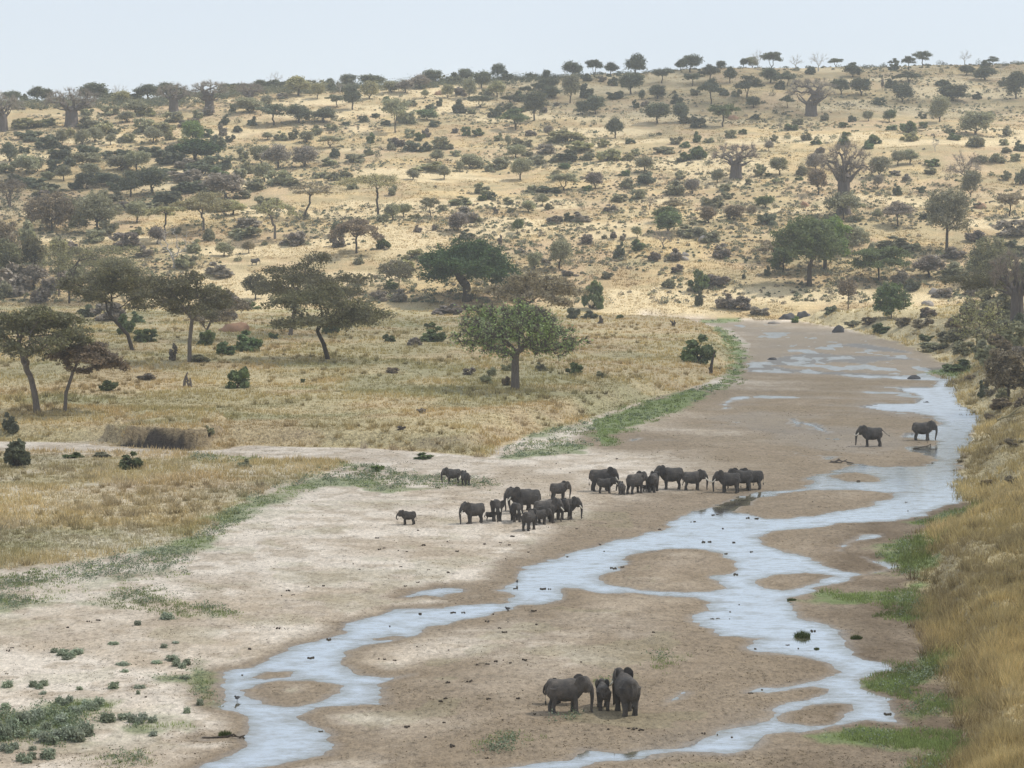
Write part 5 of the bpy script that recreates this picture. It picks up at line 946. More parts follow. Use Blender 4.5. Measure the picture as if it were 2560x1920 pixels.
LM = [(1009, 600, 'the great dark tree'), (1113, 760, 'the lone leafy tree'), (1590, 350, 'the mid slope baobab'), (1822, 400, 'the tallest baobab'), (1752, 220, 'the thick boled baobab'), (155, 240, 'the left skyline baobab'),
      (410, 690, 'the forked grey acacia'), (690, 650, 'the dark layered acacia'), (805, 430, 'the tall open acacia'), (1748, 540, 'the rounded green tree'), (1900, 570, 'the low green acacia'), (2196, 620, 'the great baobab'), (85, 760, 'the broad leftmost acacia'),
      (2045, 470, 'the upright olive tree'), (594, 470, 'the bare limbed acacia'), (210, 460, 'the big olive grey tree'), (375, 540, 'the white dead tree'), (288, 640, 'the slanting acacia'), (320, 950, 'the dark earth bank')]
def rowz(y):
    for lim, t in ((178, 'on the skyline'), (215, 'just under the skyline'), (262, 'near the ridge'), (310, 'high on the hillside'), (365, 'on the upper slope'), (425, 'halfway up the slope'), (490, 'on the lower slope'), (560, 'low on the slope'), (650, 'at the hill foot'), (760, 'on the plain'), (2000, 'by the near bank')):
        if y < lim: return t
def colz(x):
    return ['at the far left', 'on the left', 'centre left', 'centre', 'centre right', 'on the right', 'towards the right', 'at the far right'][int(min(7, max(0, x / 2212 * 8)))]
labs = []
for (px, py, w_, h_, kd, lf) in items:
    size = '' if kd == 'N' else ('tiny ' if w_ < 14 else 'small ' if w_ < 24 else '' if w_ < 38 else 'large ')
    if kd == 'B': form = 'low spreading bush' if w_ > 2.2 * h_ else 'upright bush' if h_ > w_ * 1.05 else 'bush'
    else: form = {'R': 'tall narrow tree' if h_ > 1.15 * w_ else 'round tree', 'A': 'flat topped tree', 'N': 'bare branched tree'}[kd]
    cw = COLW[lf] if not (kd == 'N') else ('bleached' if lf == 'w' else 'grey')
    best = min(LM, key=lambda L: math.hypot(L[0] - px, (L[1] - py) * 1.3)); dd = math.hypot(best[0] - px, (best[1] - py) * 1.3)
    if dd < 105: place = ('left of ' if px < best[0] - 25 else 'right of ' if px > best[0] + 25 else 'above ' if py < best[1] else 'below ') + best[2]
    else: place = rowz(py) + ' ' + colz(px)
    labs.append(f'{size}{cw} {form} {place}')
ORD = ['first', 'second', 'third', 'fourth', 'fifth', 'sixth', 'seventh', 'eighth', 'ninth', 'tenth', 'eleventh', 'twelfth']
from collections import defaultdict
dg_ = defaultdict(list)
for i, l in enumerate(labs): dg_[l].append(i)
for l, ids in dg_.items():
    if len(ids) > 1:
        ids.sort(key=lambda i: items[i][0])
        for n_, i in enumerate(ids): labs[i] = l + ', ' + ORD[min(n_, 11)] + ' from left'
nb = 0; BN = {'d': ('bush', 'bush', 'bushes dotted over the slopes'), 'g': ('bush', 'bush', 'bushes dotted over the slopes'), 'y': ('bush', 'bush', 'bushes dotted over the slopes'),
      'p': ('dry_shrub', 'shrub', 'dry shrubs on the slopes'), 'b': ('dry_shrub', 'shrub', 'dry shrubs on the slopes'), 'e': ('green_bush', 'green bush', 'green bushes'), 'v': ('green_bush', 'green bush', 'green bushes')}
order = sorted([i for i, t in enumerate(items) if t[4] == 'B' and t[5] in 'dgy'], key=lambda i: -items[i][2] * items[i][3]); small_bush = set(order[298:])
SB = []
for idx, (px, py, w_, h_, kd, lf) in enumerate(items):
    X, Y, Z = ground_at(px, py + 1.0); k = Y / F; rr = random.Random(idx * 13 + 5); var = rr.randrange(NVAR[kd])
    if idx in small_bush: SB.append((X, Y, w_ * k, h_ * k, lf)); continue
    leaf = lf
    if kd == 'N': leaf = lf if lf in 'wp' else 'p'
    parts, (W0, H0) = GETTERS[kd](leaf, var); big_ = 1.36 if px < 650 and py < 480 else 1.2; sx = w_ * k / W0 * big_; sz = h_ * k / H0 * (1.0 + (big_ - 1) * .7); rz = rr.uniform(0, 6.28)
    if kd == 'B':
        nm_, ct_, gp_ = BN[lf]
        o = obj(nm_, parts[0], None, (X, Y, Z - 0.12 * sz)); o.rotation_euler = (0, 0, rz); o.scale = (sx, sx * rr.uniform(.85, 1.15), sz); tag(o, labs[idx].replace(' bush', ' shrub') if ct_ == 'shrub' else labs[idx], ct_, gp_); nb += 1
    else:
        r_ = tree_root(NM[kd], X, Y, Z, rz, (sx, sx, sz), parts); tag(r_, labs[idx], 'tree', GRP[kd])
print('listed plants', len(items), 'bushes', nb)
# ------------------------------------------------------------------ stuff: scrub, grass, leafy herbs
def sample_ground(n, d0, d1, umax=0.32, power=1.0, seed=1, umin=None):
    r = np.random.default_rng(seed); u = r.uniform(-umax if umin is None else umin, umax, n); t = r.uniform(0, 1, n)
    d = (d0 ** -power + t * (d1 ** -power - d0 ** -power)) ** (-1 / power); return u * d, d, r
def lerp_cols(x, y): return np.stack([grid_lookup(col[..., i], x, y) for i in range(3)], -1)
def grass_mat(name, k=0.25):
    m, nt, out = new_mat(name); at = N(nt, 'ShaderNodeAttribute', attribute_name='Col'); b = N(nt, 'ShaderNodeBsdfDiffuse'); t = N(nt, 'ShaderNodeBsdfTranslucent'); mx = N(nt, 'ShaderNodeMixShader'); mx.inputs[0].default_value = k
    geo = N(nt, 'ShaderNodeNewGeometry'); c = vscale(nt, at.outputs['Color'], mapr(nt, geo.outputs['Random Per Island'], 0, 1, 0.75, 1.25))
    nt.links.new(c, b.inputs[0]); nt.links.new(c, t.inputs[0]); nt.links.new(b.outputs[0], mx.inputs[1]); nt.links.new(t.outputs[0], mx.inputs[2]); nt.links.new(mx.outputs[0], out.inputs[0]); return m
GM = grass_mat('grass_blades')
def grass_stuff(name, X, Y, r, nb_, hgt, wid, rad, base_rgb, lean=0.35, leafy=False, label=None, cat=None):
    """clumps of nb_ blades at X, Y; hgt, wid, rad arrays"""
    n = len(X)
    if n == 0: return
    Z = grid_lookup(GZ, X, Y); i = np.repeat(np.arange(n), nb_); m = len(i)
    a = r.uniform(0, 6.283, m); q = np.sqrt(r.uniform(0, 1, m)) * rad[i]
    P = np.stack([X[i] + q * np.cos(a), Y[i] + q * np.sin(a), Z[i] - 0.02], -1)
    D = r.normal(0, lean, (m, 3)); D[:, 0] += np.cos(a) * .25; D[:, 1] += np.sin(a) * .25; D[:, 2] = 1; D /= np.linalg.norm(D, axis=1, keepdims=True)
    if leafy:
        P[:, 2] += r.uniform(0.1, 1, m) * hgt[i] * (1 - (q / (rad[i] + 1e-6)) ** 2 * .5); Vt, Ft = quads(P, wid[i], r, .35)
    else: Vt, Ft = blades(P, D, hgt[i] * r.uniform(.6, 1.2, m), wid[i], r)
    me = mesh_from(name, Vt, Ft, [GM]); rgb = base_rgb[i] * r.uniform(.78, 1.25, m)[:, None]; rgb = np.repeat(rgb, Ft.shape[1], 0); set_col(me, 'Col', np.clip(rgb, .01, .9))
    return tag(obj(name, me), label, cat, kind='stuff')
QF = 0.35 if EXTRA_FAST else 1.0
GD = grass_d
# dry grass of the plain and the near banks
X, Y, r = sample_ground(int(185000 * QF), 84, 640, power=.9, seed=2); g = grid_lookup(GD, X, Y); sl = r.uniform(0, 1, len(X)) < g * (0.55 + 0.45 * np.clip(fbm(X, Y, 7, 3, 77) * 2 + .5, 0, 1)) * (Y < 640)
X, Y = X[sl], Y[sl]; gr = grid_lookup(g_r, X, Y); k = Y / F / .463; cc = lerp_cols(X, Y)
tall = np.clip(fbm(X, Y, 11, 3, 33) * 1.4 + .5, 0, 1)
tone = np.stack([1.10 + .20 * tall, 1.08 + .16 * tall, 1.02 + .0 * tall], -1)
grass_stuff('dry_grass', X, Y, r, 7, (0.30 + .35 * tall) * (1 + .5 * gr * tall), np.maximum(.035, k * .9), .30 + k * 1.2, cc * tone, lean=.3, label='dry straw coloured grass covering the plain and banks', cat='grass')
# taller tussocks standing out of the grass
X, Y, r = sample_ground(int(15000 * QF), 84, 560, power=.9, seed=22); g = grid_lookup(GD, X, Y); gr = grid_lookup(g_r, X, Y)
sl = r.uniform(0, 1, len(X)) < g * np.clip(fbm(X, Y, 18, 3, 177) * 1.6 + .30 + .25 * gr, 0, 1); X, Y = X[sl], Y[sl]; gr = gr[sl]; k = Y / F / .463; cc = lerp_cols(X, Y)
hh = r.uniform(.5, 1.15, len(X)) * (1 + .25 * gr); t_ = r.uniform(0, 1, len(X))[:, None]
grass_stuff('grass_tussocks', X, Y, r, 34, hh, np.maximum(.04, k * .8), hh * .45, cc * (1.28 - .55 * t_) * np.array([1.0, .97, .88]), lean=.38, label='taller dry grass tussocks standing out of the grass', cat='grass')
# sunlit hill grass tussocks
X, Y, r = sample_ground(int(90000 * QF), 600, 1330, power=1.2, seed=3); g = grid_lookup(hillm, X, Y); sl = (r.uniform(0, 1, len(X)) < g * np.clip(fbm(X, Y, 16, 3, 78) * 2 + .35, 0, 1)); X, Y = X[sl], Y[sl]; k = Y / F / .463; cc = lerp_cols(X, Y)
t_ = r.uniform(0, 1, len(X))[:, None]; rgb = cc * (1.0 - .1 * t_) + np.array([.02, .0, -.02]) * t_
grass_stuff('hill_grass', X, Y, r, 5, .5 + 0 * X, k * .9, .5 + k * 1.0, rgb, label='straw coloured grass tufts on the hillside', cat='grass')
# low scrub nobody could count
X, Y, r = sample_ground(int(29000 * QF), 650, 1330, power=.8, seed=4); g = grid_lookup(hillm, X, Y); sl = (r.uniform(0, 1, len(X)) < g * np.clip(fbm(X, Y, 45, 3, 79) * 1.6 + .38 + .25 * (X < -30) * (Y < 980), 0, 1)); X, Y = X[sl], Y[sl]; k = Y / F / .463
pal = np.array([(.20, .21, .14), (.28, .27, .17), (.15, .175, .115), (.31, .27, .20), (.26, .24, .18)]); rgb = pal[r.integers(0, 5, len(X))]
sz = r.gamma(2.0, .40, len(X)).clip(.3, 2.6)
grass_stuff('scrub', X, Y, r, 46, sz * .95, .34 + 0 * X, sz * .85, rgb, leafy=True, label='low grey green scrub scattered over the hillside', cat='scrub')
X = np.array([b[0] for b in SB]); Y = np.array([b[1] for b in SB]); r = np.random.default_rng(44)
rgb = np.array([(.085, .10, .065) if b[4] == 'd' else (.16, .17, .10) for b in SB])
if len(SB): grass_stuff('small_bushes', X, Y, r, 130, np.array([b[3] for b in SB]), .34 + 0 * X, np.array([b[2] * .5 for b in SB]), rgb, leafy=True, label='the smallest bushes dotted between the larger ones', cat='bush')
# a belt of bushes closing the skyline
X, Y, r = sample_ground(int(42000 * QF), 1040, 1360, power=.2, seed=14); cd = np.interp(1106 + F * X / Y, CREST_X, CREST_D); pxx = 1106 + F * X / Y
den = sst(1500, 900, pxx) * .75 + .10; sl = (np.abs(Y - cd + 8) < 24) & (r.uniform(0, 1, len(X)) < den * .45); X, Y = X[sl], Y[sl]
sz = r.gamma(3, .72, len(X)).clip(.6, 5.0) * (0.45 + .75 * den[sl] / .85)
rgb = pal[r.integers(0, 3, len(X))] * .75
grass_stuff('skyline_scrub', X, Y, r, 80, sz * 1.1, .42 + 0 * X, sz * 1.1, rgb, leafy=True, label='dark scrub forming the bushy skyline', cat='scrub')
# green grass and silver leaved herbs along the sand
X, Y, r = sample_ground(int(160000 * QF), 105, 640, power=1.0, seed=5); s = grid_lookup(sdg, X, Y); nn = fbm(X, Y, 6, 3, 15); h2 = fbm(X, Y, 5, 3, 66)
w_ = sst(.8, -1.0, s + 1.9 * nn); right = X > 12
sl = r.uniform(0, 1, len(X)) < w_ * np.clip(np.where(right, 1.0, .45 + .9 * nn), 0, 1); ok = sl & (grid_lookup(e, X, Y) > .25)
x1, y1 = X[ok], Y[ok]; k = y1 / F / .463; rgb = np.array([.215, .265, .095]) * (1 + .3 * fbm(x1, y1, 4, 2, 5))[:, None]
grass_stuff('green_grass', x1, y1, r, 7, .22 + .12 * (x1 > 12) + 0 * x1, np.maximum(.03, k * .8), .22 + k * 1.2, rgb, label='fresh green grass along the damp sand', cat='grass')
X, Y, r = sample_ground(int(85000 * QF), 105, 640, power=1.0, seed=6); s = grid_lookup(sdg, X, Y); h2 = fbm(X, Y, 5, 3, 66)
w_ = sst(.8, -.8, s + .9 * h2); ok = (r.uniform(0, 1, len(X)) < w_ * np.clip(.40 + 1.5 * h2, 0, 1) * np.where(X > 12, .5, 1.0)) & (grid_lookup(e, X, Y) > .3)
x1, y1 = X[ok], Y[ok]; k = y1 / F / .463; mixh = r.uniform(0, 1, len(x1))[:, None]; rgb = np.array([.28, .32, .23]) * mixh + np.array([.15, .19, .11]) * (1 - mixh)
grass_stuff('leafy_herbs', x1, y1, r, 11, .40 + .25 * r.uniform(0, 1, len(x1)), np.maximum(.085, k * 1.05), .30 + k * .9, rgb, leafy=True, label='silver green leafy herbs edging the sand', cat='plant')

# flood debris, dropped leaves and small droppings littering the river bed
X, Y, r = sample_ground(int(60000 * QF), 100, 330, power=1.0, seed=8); ok = (grid_lookup(T['sdc'], X, Y) < -.3) & (grid_lookup(e, X, Y) > .5)
cl_ = np.clip(fbm(X * .6, Y, 5, 4, 301) * 2.4 - .35, 0, 1) + .5 * np.clip(fbm(X * .5, Y, 1.6, 3, 311) * 2.2 - .5, 0, 1) + .03; ok &= r.uniform(0, 1, len(X)) < cl_ * .55
X, Y = X[ok], Y[ok]; k = Y / F / .463; t_ = r.uniform(0, 1, len(X))[:, None]
grass_stuff('river_debris', X, Y, r, 3, .05 + 0 * X, np.maximum(.06, k * .75), .10 + k * .7, np.array([.10, .075, .05]) * (1 - t_) + np.array([.24, .20, .12]) * t_, leafy=True, label='dark bits of debris and droppings littering the sand', cat='debris')

# separate leafy plants on the pale sand, lower left
def herb_mesh(seed):
    r = np.random.default_rng(seed); n = 620; cl = r.normal(0, .20, (9, 3)); cl[:, 2] = r.uniform(.25, .55, 9); k_ = r.integers(0, 9, n)
    P = cl[k_] + r.normal(0, .19, (n, 3)); P[:, 2] = np.abs(P[:, 2]); P[:260] = r.normal(0, .24, (260, 3)) * np.array([1, 1, .3]) + np.array([0, 0, .08]); rd = np.linalg.norm(P[:, :2], axis=1, keepdims=True); P[:, :2] *= np.minimum(1, r.uniform(.42, .62, (n, 1)) / (rd + 1e-6)); P[:, 2] = np.where(P[:, 2] > .6, r.uniform(.3, .75, n), P[:, 2]); Vl, Fl = quads(P, .135, r, .3)
    A = np.zeros((9, 3)); Vs, Fs = tubes(A, cl, np.full(9, .02), np.full(9, .01), 4)
    return mesh_from('leafy_plant', np.concatenate([Vl, Vs]), [Fl, Fs + len(Vl)], [LEAF['h'], BARK['y']], midx=np.concatenate([np.zeros(len(Fl)), np.ones(len(Fs))]))
HM = [herb_mesh(70 + i) for i in range(4)]
herbs = "350 697 60 36;450 722 170 62;430 742 80 30;730 927 92 52;45 920 82 56;250 925 135 60;275 965 60 24;512 937 52 30;40 1057 84 46;415 1032 125 68;600 1062 155 88;500 1085 120 60;695 1142 112 72;800 1125 100 50;890 1152 135 80;980 1145 70 50;200 1152 200 105;390 1150 110 70;290 1190 90 60;500 1265 205 145;560 1230 110 90;330 1282 175 108;130 1240 90 60;230 1240 90 60;40 1255 165 170;60 1337 125 78;170 1402 135 78;310 1377 112 80;210 1325 60 34;985 1232 72 38;1200 1087 54 52;1285 1035 60 50;1170 792 125 64;1110 747 105 42;1010 765 90 22;790 777 110 22;800 822 72 20;1190 865 80 26;890 965 36 36;1055 667 54 32;1075 482 105 50;885 522 50 40;1130 637 60 18;900 925 90 24;730 645 80 22"
hl = []
for q in herbs.split(';'):
    zx, zy, zw, zh = map(float, q.split())
    if zw > 115: hl += [(zx - zw * .27, zy - 8, zw * .55, zh * .8), (zx + zw * .24, zy - zh * .25, zw * .56, zh * .75), (zx + zw * .02, zy + 4, zw * .52, zh * .7)]
    else: hl.append((zx, zy, zw, zh))
for i, (zx, zy, zw, zh) in enumerate(hl):
    px, py = zx * .336, 1175 + zy * .336
    Xh, Yh, Zh = ground_at(px, py); k = Yh / F; o = obj('leafy_plant', HM[i % 4], None, (Xh, Yh, Zh - .03)); o.rotation_euler = (0, 0, i * 1.7)
    o.scale = (zw * .336 * k / 1.2, zw * .336 * k / 1.2 * .9, zh * .336 * k / .85)
    size = 'tiny' if zw < 50 else 'small' if zw < 75 else 'broad' if zw < 100 else 'large'
    tag(o, None, 'plant', 'leafy plants on the pale sand'); o['_p'] = (px, py); o['label'] = f"{size} silver green leafy plant " + ('low ' if zh < 30 else '') + 'on sand ' + ('beside the stream' if px > 350 else 'in the left corner' if (px < 120 and py > 1560) else 'by the left edge' if px < 120 else 'left of the stream') + (' near the bottom' if py > 1600 else ' above the patch' if py < 1500 else '')
hs = [o for o in C.objects if '_p' in o]; gg = defaultdict(list)
for o in hs: gg[o['label']].append(o)
for l, os_ in gg.items():
    if len(os_) > 1:
        os_.sort(key=lambda o: o['_p'][0])
        for n_, o in enumerate(os_): o['label'] = ORD[min(n_, 11)] + ' ' + l.replace('silver green ', 'silver ')
for o in hs: del o['_p']

# ------------------------------------------------------------------ dung, stones, mounds, stumps, driftwood
def lump_mesh(name, seed, mat, sx=1, sy=1, sz=1, k=14, rough=.25, m=8):
    v, a, b = ellipsoid((0, 0, 0), (1, 1, 1), k, m); r = np.random.default_rng(seed); q = v / (np.linalg.norm(v, axis=1, keepdims=True) + 1e-9)
    f = 1 + rough * (np.sin(q[:, 0] * 4 + seed) * np.cos(q[:, 1] * 5 + seed * 2) + .5 * np.sin(q[:, 2] * 7 + q[:, 0] * 6 + seed)) + r.normal(0, rough * .10, len(v))
    return mesh_from(name, v * f[:, None] * np.array([sx, sy, sz]), [a, b], [mat], smooth=True)
DM = []
for i in range(4):
    r = np.random.default_rng(80 + i); Vs, Qs, Ts, o_ = [], [], [], 0
    for j in range([1, 3, 5, 4][i]):
        v, a, b = ellipsoid((r.normal(0, .22) if j else 0, r.normal(0, .16) if j else 0, .07), (r.uniform(.10, .16), r.uniform(.09, .14), r.uniform(.08, .12)), 9, 6); Vs.append(v); Qs.append(a + o_); Ts.append(b + o_); o_ += len(v)
    DM.append(mesh_from('dung_pile', np.concatenate(Vs), [np.concatenate(Qs), np.concatenate(Ts)], [DUNG], smooth=True))
dung = ("B2 85 130;130 165;250 38;285 28;375 45;425 52;530 12;750 50;1030 8;1215 55;565 168;395 148;1065 97;690 185;505 248;415 273;320 555;520 467;722 458;800 460;985 455;1080 430;1310 300;1340 298;1465 87;1700 60;1125 295;955 502;1080 502;1260 520;1060 570;1020 543;495 662;700 685;350 750;290 745;250 742;880 778;950 775;1000 757;1050 750;1095 768;1185 748;695 895;660 870;680 995;650 1015;430 1178;550 1245;665 1152;720 1300;945 1380;1045 1135;1150 995;1250 1097;955 998;1175 945;1740 160;1770 160;1815 152;1725 1195;1860 1188;1890 1193;1940 1198;1550 762;2010 570;840 885;1240 435|"
 "B1 1985 277;2085 272;1880 330;1860 303;1810 335;1600 678;2005 755;560 500;590 505;440 540;75 670;60 690;215 665;1555 852;2065 1208;1780 545;1830 545;940 987;630 492;2120 620|"
 "A2 200 1170;500 1200;240 1250;535 1295;690 1272;930 1290;1030 1280;1090 1295;755 1335;820 1155;1110 1240;1520 1190;1340 1180;1460 1372;1670 1290;2055 1195;1390 770;1480 830;1420 805;1780 740|"
 "A3 70 1160;90 1160;150 1297;190 1297;455 1360;300 1352;210 1115;240 1113;275 1210;340 1295;440 1127;490 1130;1465 1085;1625 768;1450 1035;1150 883;600 940;850 1017|"
 "B3 300 65;455 73;380 405;325 455;240 492;212 492;318 503;480 678;695 670;845 578;760 688;530 942;450 962;160 1222;240 1228;330 1252;1340 1100;350 200")
dd_ = []
for blk in dung.split('|'):
    reg, rest = blk[:2], blk[3:]; ox, oy = dict(B1=(0, 1175), B2=(734.5, 1175), B3=(1469, 1175), A2=(734.5, 743), A3=(1469, 743))[reg]
    for q in rest.split(';'): a_, b_ = map(float, q.split()); dd_.append((ox + a_ * .336, oy + b_ * .336))
dl = defaultdict(list)
for i, (px, py) in enumerate(dd_):
    Xd, Yd, Zd = ground_at(px, py); wet_ = float(grid_lookup(e, np.array([Xd]), np.array([Yd]))[0]) < 0
    o = obj('dung_pile', DM[i % 4], None, (Xd, Yd, max(Zd, -.02) + .0)); s_ = random.uniform(.4, .75) * (.75 + Yd / 700); o.scale = (s_, s_, s_); o.rotation_euler = (0, 0, i * 2.3)
    where = 'in shallow water' if wet_ else 'on brown sand' if px > 750 and py > 1280 else 'on pale sand'
    colp = ['left', 'centre left', 'centre', 'centre right', 'right'][int(min(4, px / 2212 * 5))]
    rowp = 'near the bottom' if py > 1520 else 'in the lower part' if py > 1350 else 'below the herd' if py > 1180 else 'near the herd'
    tag(o, None, 'dung', 'dark dung lumps on the river bed'); dl[f"{['single dung lump', 'three dung balls', 'wide dung heap', 'dark dung heap'][i % 4]} {where}, {colp}, {rowp}"].append((px, o))
for l, os_ in dl.items():
    os_.sort(key=lambda t: t[0])
    for n_, (p_, o) in enumerate(os_): o['label'] = l if len(os_) == 1 else (ORD[min(n_, 11)] + ' ' + l)
# stones and mounds
for i, (px, py, w_, h_, mt, nm, lb, ct) in enumerate([
    (2021, 634, 34, 12, ROCK, 'rock', 'pale flat rock above the right bank', 'rock'), (2003, 660, 28, 12, ROCK, 'rock', 'pale rock just below the flat pale one', 'rock'),
    (1812, 718, 26, 16, DROCK, 'rock', 'dark boulder at the foot of the far bank', 'rock'), (1702, 690, 34, 14, DROCK, 'rock', 'dark rocks where the river bend meets the bank', 'rock'),
    (1735, 684, 30, 12, DROCK, 'rock', 'grey brown boulder above the river bend', 'rock'), (1672, 699, 26, 6, ROCK, 'rock', 'pale low rocks at the water end of the bend', 'rock'),
    (1480, 553, 20, 9, ROCK, 'rock', 'pale stone on the slope above the far bank', 'rock'), (1475, 560, 24, 8, ROCK, 'rock', 'wide pale stone left of the far bank', 'rock'), (1520, 520, 24, 12, ROCK, 'rock', 'rounded grey stone near the grey thicket', 'rock'),
    (508, 716, 62, 20, TERM, 'earth_mound', 'low brown earth mound behind the bushes on the plain', 'mound'), (948, 204, 20, 8, TERM, 'termite_mound', 'red termite mound near the ridge in the centre', 'mound'),
    (1584, 258, 22, 10, TERM, 'termite_mound', 'dark red termite mound high on the right slope', 'mound'), (2118, 450, 26, 14, TERM, 'termite_mound', 'orange termite mound right of the upright olive tree', 'mound'),
    (1738, 446, 20, 12, TERM, 'termite_mound', 'brown termite mound left of the tallest baobab', 'mound'), (1974, 819, 30, 10, DROCK, 'rock', 'brown boulder lying in the upper river bed', 'rock'),
    (1668, 777, 20, 6, DROCK, 'rock', 'small mossy rock in the far river bed', 'rock'), (2000, 872, 18, 6, DROCK, 'rock', 'low stone in the upper channel', 'rock')]):
    Xd, Yd, Zd = ground_at(px, py); k = Yd / F; o = obj(nm, lump_mesh(nm, i + 3, mt, w_ * k / 2, w_ * k / 2 * .7, h_ * k * .95, 18, .2, 10), None, (Xd, Yd, Zd - .1)); tag(o, lb, ct)
# stumps and driftwood
def branch_obj(name, label, cat, px, py, segs, mat, r0, k_=None):
    Xd, Yd, Zd = ground_at(px, py); k = Yd / F; A, B, ra, rb = [], [], [], []
    for pts in segs:
        for q in range(len(pts) - 1):
            t = q / (len(pts) - 1); A.append((pts[q][0] * k, pts[q][2] * k if len(pts[q]) > 2 else 0, pts[q][1] * k)); B.append((pts[q + 1][0] * k, pts[q + 1][2] * k if len(pts[q + 1]) > 2 else 0, pts[q + 1][1] * k)); ra.append(r0 * (1 - .6 * t)); rb.append(r0 * (1 - .6 * (t + 1 / (len(pts) - 1))))
    v, f_ = tubes(np.array(A, float), np.array(B, float), np.array(ra), np.array(rb), 7); o = obj(name, mesh_from(name, v, f_, [mat], smooth=True), None, (Xd, Yd, max(Zd, 0) - .02)); tag(o, label, cat); return o
branch_obj('tree_stump', 'split grey dead stump with a thin fork on the plain', 'stump', 400, 836, [[(-2, -2), (-1, 14), (2, 24), (6, 32)], [(12, -2), (6, 8), (3, 14)], [(12, 0), (12, 10), (11, 20)], [(3, 20), (8, 12)]], BARK['g'], .28)
branch_obj('tree_stump', 'leaning dark dead stump at the edge of the left river bank', 'stump', 1536, 808, [[(0, -2), (0, 16), (3, 32), (8, 50)], [(0, 8), (-5, 14)]], BARK['k'], .40)
branch_obj('tree_stump', 'short dark stump at the foot of the golden slope', 'stump', 1299, 699, [[(0, -1), (-1, 8), (-3, 18)], [(-4, 0), (3, 10)]], BARK['k'], .7)
branch_obj('driftwood', 'black driftwood lying across the water by the dark elephant', 'driftwood', 1995, 975, [[(-22, 1), (-8, 4), (10, 8), (16, 12)], [(-22, 1), (0, 0), (30, 1)], [(0, 0), (10, -1, 8), (20, 0, 14)], [(14, 0), (15, 12)]], BARK['k'], .10)
branch_obj('driftwood', 'pile of twigs stranded beside the pool on the upper bed', 'driftwood', 1810, 1000, [[(-20, 0), (0, 6), (25, 2)], [(-15, 4), (5, 1), (20, 8)], [(-8, 0), (2, 9), (10, 3)], [(20, 2), (34, 0)]], BARK['g'], .12)
branch_obj('driftwood', 'dark stick bundle jutting into the near left stream', 'driftwood', 500, 1594, [[(-64, 0), (-30, 2), (0, 5), (26, 2)], [(-10, 3), (5, 9), (15, 2)], [(18, 2), (30, 7)], [(24, 4), (32, -4)]], BARK['k'], .07)
branch_obj('driftwood', 'pale fallen branches on the right bank edge', 'driftwood', 2185, 905, [[(-30, -2), (0, 10), (40, 22)], [(-20, 4), (20, 8), (45, 10)], [(-5, 8), (15, 24), (40, 34)]], BARK['y'], .16)
branch_obj('driftwood', 'long pale fallen limb beneath the dark leafy bank tree', 'driftwood', 2180, 868, [[(-14, 14), (10, 6), (40, -2)], [(-10, 6), (14, 0)]], BARK['y'], .14)
branch_obj('dead_limb', 'dead brown twigs jutting at the golden slope foot', 'stump', 1455, 706, [[(0, 0), (-3, 10), (-8, 14)], [(0, 0), (2, 14)], [(0, 4), (5, 10)]], BARK['k'], .35)
branch_obj('driftwood', 'bent stick half buried in the near brown sand', 'driftwood', 1745, 1698, [[(-24, 6), (-5, 1), (24, 0)]], BARK['k'], .05)
# hanging dead limbs of the dark layered acacia stand free of its crown
# grass tufts standing in the stream
for i, (px, py, w_, h_, lb) in enumerate([(1733, 1384, 42, 18, 'rounded green grass tussock standing in the right hand stream'), (1764, 1408, 14, 5, 'tiny green tuft in the stream below the tussock'), (1710, 1297, 24, 7, 'small green tuft at the right stream edge'), (1850, 1380, 30, 12, 'green tuft on the muddy right edge of the stream'), (486, 1590, 34, 16, 'grassy tuft on the stick bundle at the near left stream')]):
    Xd, Yd, Zd = ground_at(px, py); k = Yd / F; r = np.random.default_rng(90 + i); n = 420; a = r.uniform(0, 6.28, n); q = np.sqrt(r.uniform(0, 1, n)) * w_ * k * .42; P = np.stack([q * np.cos(a), q * np.sin(a) * .7, 0 * a - .03], -1)
    D = r.normal(0, .35, (n, 3)); D[:, 2] = 1; D /= np.linalg.norm(D, axis=1, keepdims=True); v, f_ = blades(P, D, h_ * k * r.uniform(.6, 1.1, n) * (1.1 - (q / (w_ * k * .45)) ** 2 * .6), .05, r)
    me_ = mesh_from('grass_tussock', v, f_, [GM]); rgb = np.repeat(np.array([.10, .125, .04]) * r.uniform(.6, 1.3, n)[:, None], 3, 0); set_col(me_, 'Col', rgb)
    tag(obj('grass_tussock', me_, None, (Xd, Yd, max(Zd, 0))), lb, 'grass tussock', 'green tussocks in the stream')
# small birds and an antelope -----------------------------------------
def bird(px, py, lb, s_=.16):
    Xd, Yd, Zd = ground_at(px, py); Vs, Qs, Ts, o_ = [], [], [], 0
    for prt in (ellipsoid((0, 0, .20), (.16, .07, .075), 10, 7), ellipsoid((.15, 0, .29), (.05, .042, .045), 8, 6), sweep([(.18, 0, .29, .014), (.25, 0, .28, .004)], 6), sweep([(-.12, 0, .20, .045, .02), (-.26, 0, .19, .012, .006)], 6), sweep([(.01, .03, .15, .010), (.01, .03, 0, .008)], 5), sweep([(.01, -.03, .15, .010), (.01, -.03, 0, .008)], 5), sweep([(.08, 0, .24, .05), (.15, 0, .28, .035)], 8)):
        v, a, b = prt; Vs.append(v); Qs.append(a + o_); Ts.append(b + o_); o_ += len(v)
    o = obj('wading_bird', mesh_from('wading_bird', np.concatenate(Vs), [np.concatenate(Qs), np.concatenate(Ts)], [DROCK], smooth=True), None, (Xd, Yd, max(Zd, 0) - .02)); o.rotation_euler = (0, 0, px); o.scale = (1.3,) * 3; tag(o, lb, 'bird')
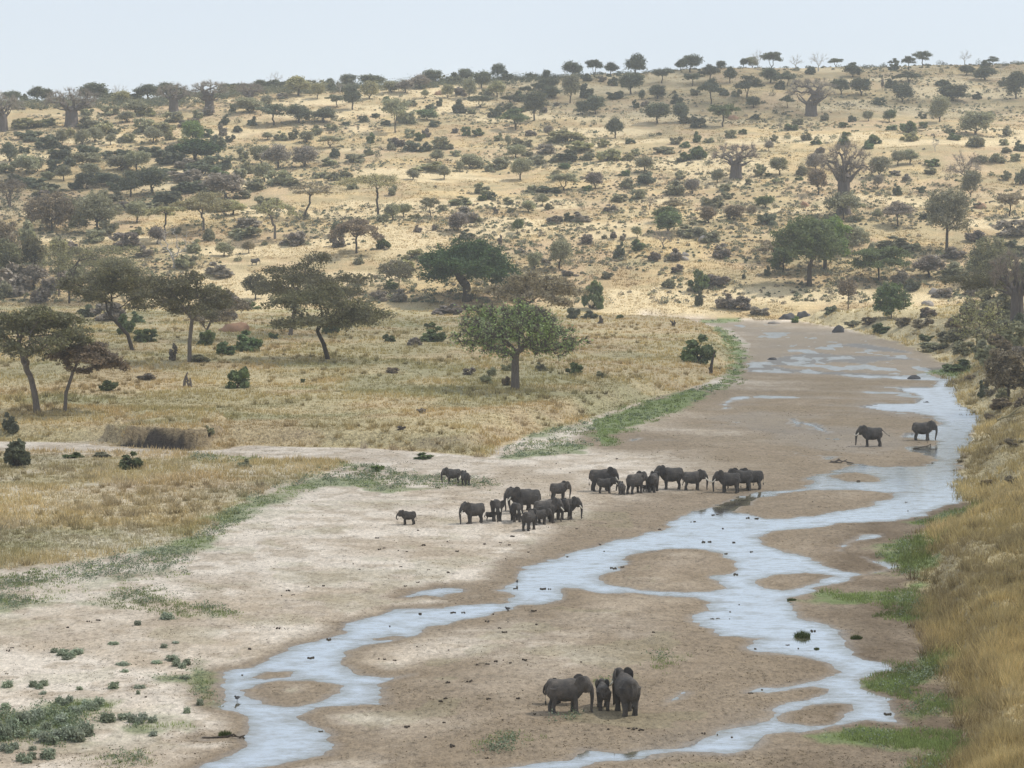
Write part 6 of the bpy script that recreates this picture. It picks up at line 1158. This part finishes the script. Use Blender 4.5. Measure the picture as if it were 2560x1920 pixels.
bird(513, 1517, 'small dark wading bird in the near left stream'); bird(1117, 1264, 'small dark bird wading at the central stream junction'); bird(1097, 1321, 'tiny dark bird at the edge of the long sandbar')
def antelope(px, py):
    Xd, Yd, Zd = ground_at(px, py); Vs, Qs, Ts, o_ = [], [], [], 0
    prts = [sweep([(-.55, 0, .78, .06), (-.5, 0, .78, .16, .17), (-.1, 0, .74, .17, .18), (.3, 0, .78, .16, .19), (.5, 0, .86, .09, .12)], 10), sweep([(.42, 0, .86, .10), (.58, 0, 1.08, .065), (.66, 0, 1.22, .06)], 8), sweep([(.60, 0, 1.25, .05), (.70, 0, 1.24, .075), (.90, 0, 1.16, .03)], 8), sweep([(.64, .04, 1.28, .016), (.56, .07, 1.5, .012), (.62, .08, 1.66, .005)], 5), sweep([(.64, -.04, 1.28, .016), (.56, -.07, 1.5, .012), (.62, -.08, 1.66, .005)], 5)]
    for x_ in (.36, -.42):
        for y_ in (.09, -.09): prts.append(sweep([(x_, y_, .80, .09), (x_ - .02, y_, .45, .04), (x_ + .02, y_, .02, .03)], 7))
    for v, a, b in prts: Vs.append(v); Qs.append(a + o_); Ts.append(b + o_); o_ += len(v)
    o = obj('antelope', mesh_from('antelope', np.concatenate(Vs), [np.concatenate(Qs), np.concatenate(Ts)], [flat_mat('antelope_coat', (.22, .12, .06))], smooth=True), None, (Xd, Yd, Zd)); o.rotation_euler = (0, 0, .3); o.scale = (1.35,) * 3; tag(o, 'slender brown antelope on the sunlit slope right of centre', 'antelope')
antelope(1504, 460)

# ------------------------------------------------------------------ the air
hz, nt, out = new_mat('haze'); pv = N(nt, 'ShaderNodeVolumePrincipled'); pv.inputs['Color'].default_value = (0.86, 0.93, 1.0, 1); pv.inputs['Density'].default_value = 0.00015; pv.inputs['Anisotropy'].default_value = 0.2
nt.links.new(pv.outputs[0], out.inputs['Volume'])
x0, x1, y0, y1, z0, z1 = -5200, 5200, -120, 3300, float(GZ.min()) - 1.0, max(float(GZ.max()) + 32, 175)
Vh = [(x, y, z) for z in (z0, z1) for y in (y0, y1) for x in (x0, x1)]
mh = mesh_from('haze', Vh, np.array([(0, 2, 3, 1), (4, 5, 7, 6), (0, 1, 5, 4), (2, 6, 7, 3), (0, 4, 6, 2), (1, 3, 7, 5)]), [hz])
tag(obj('haze', mh), kind='stuff')
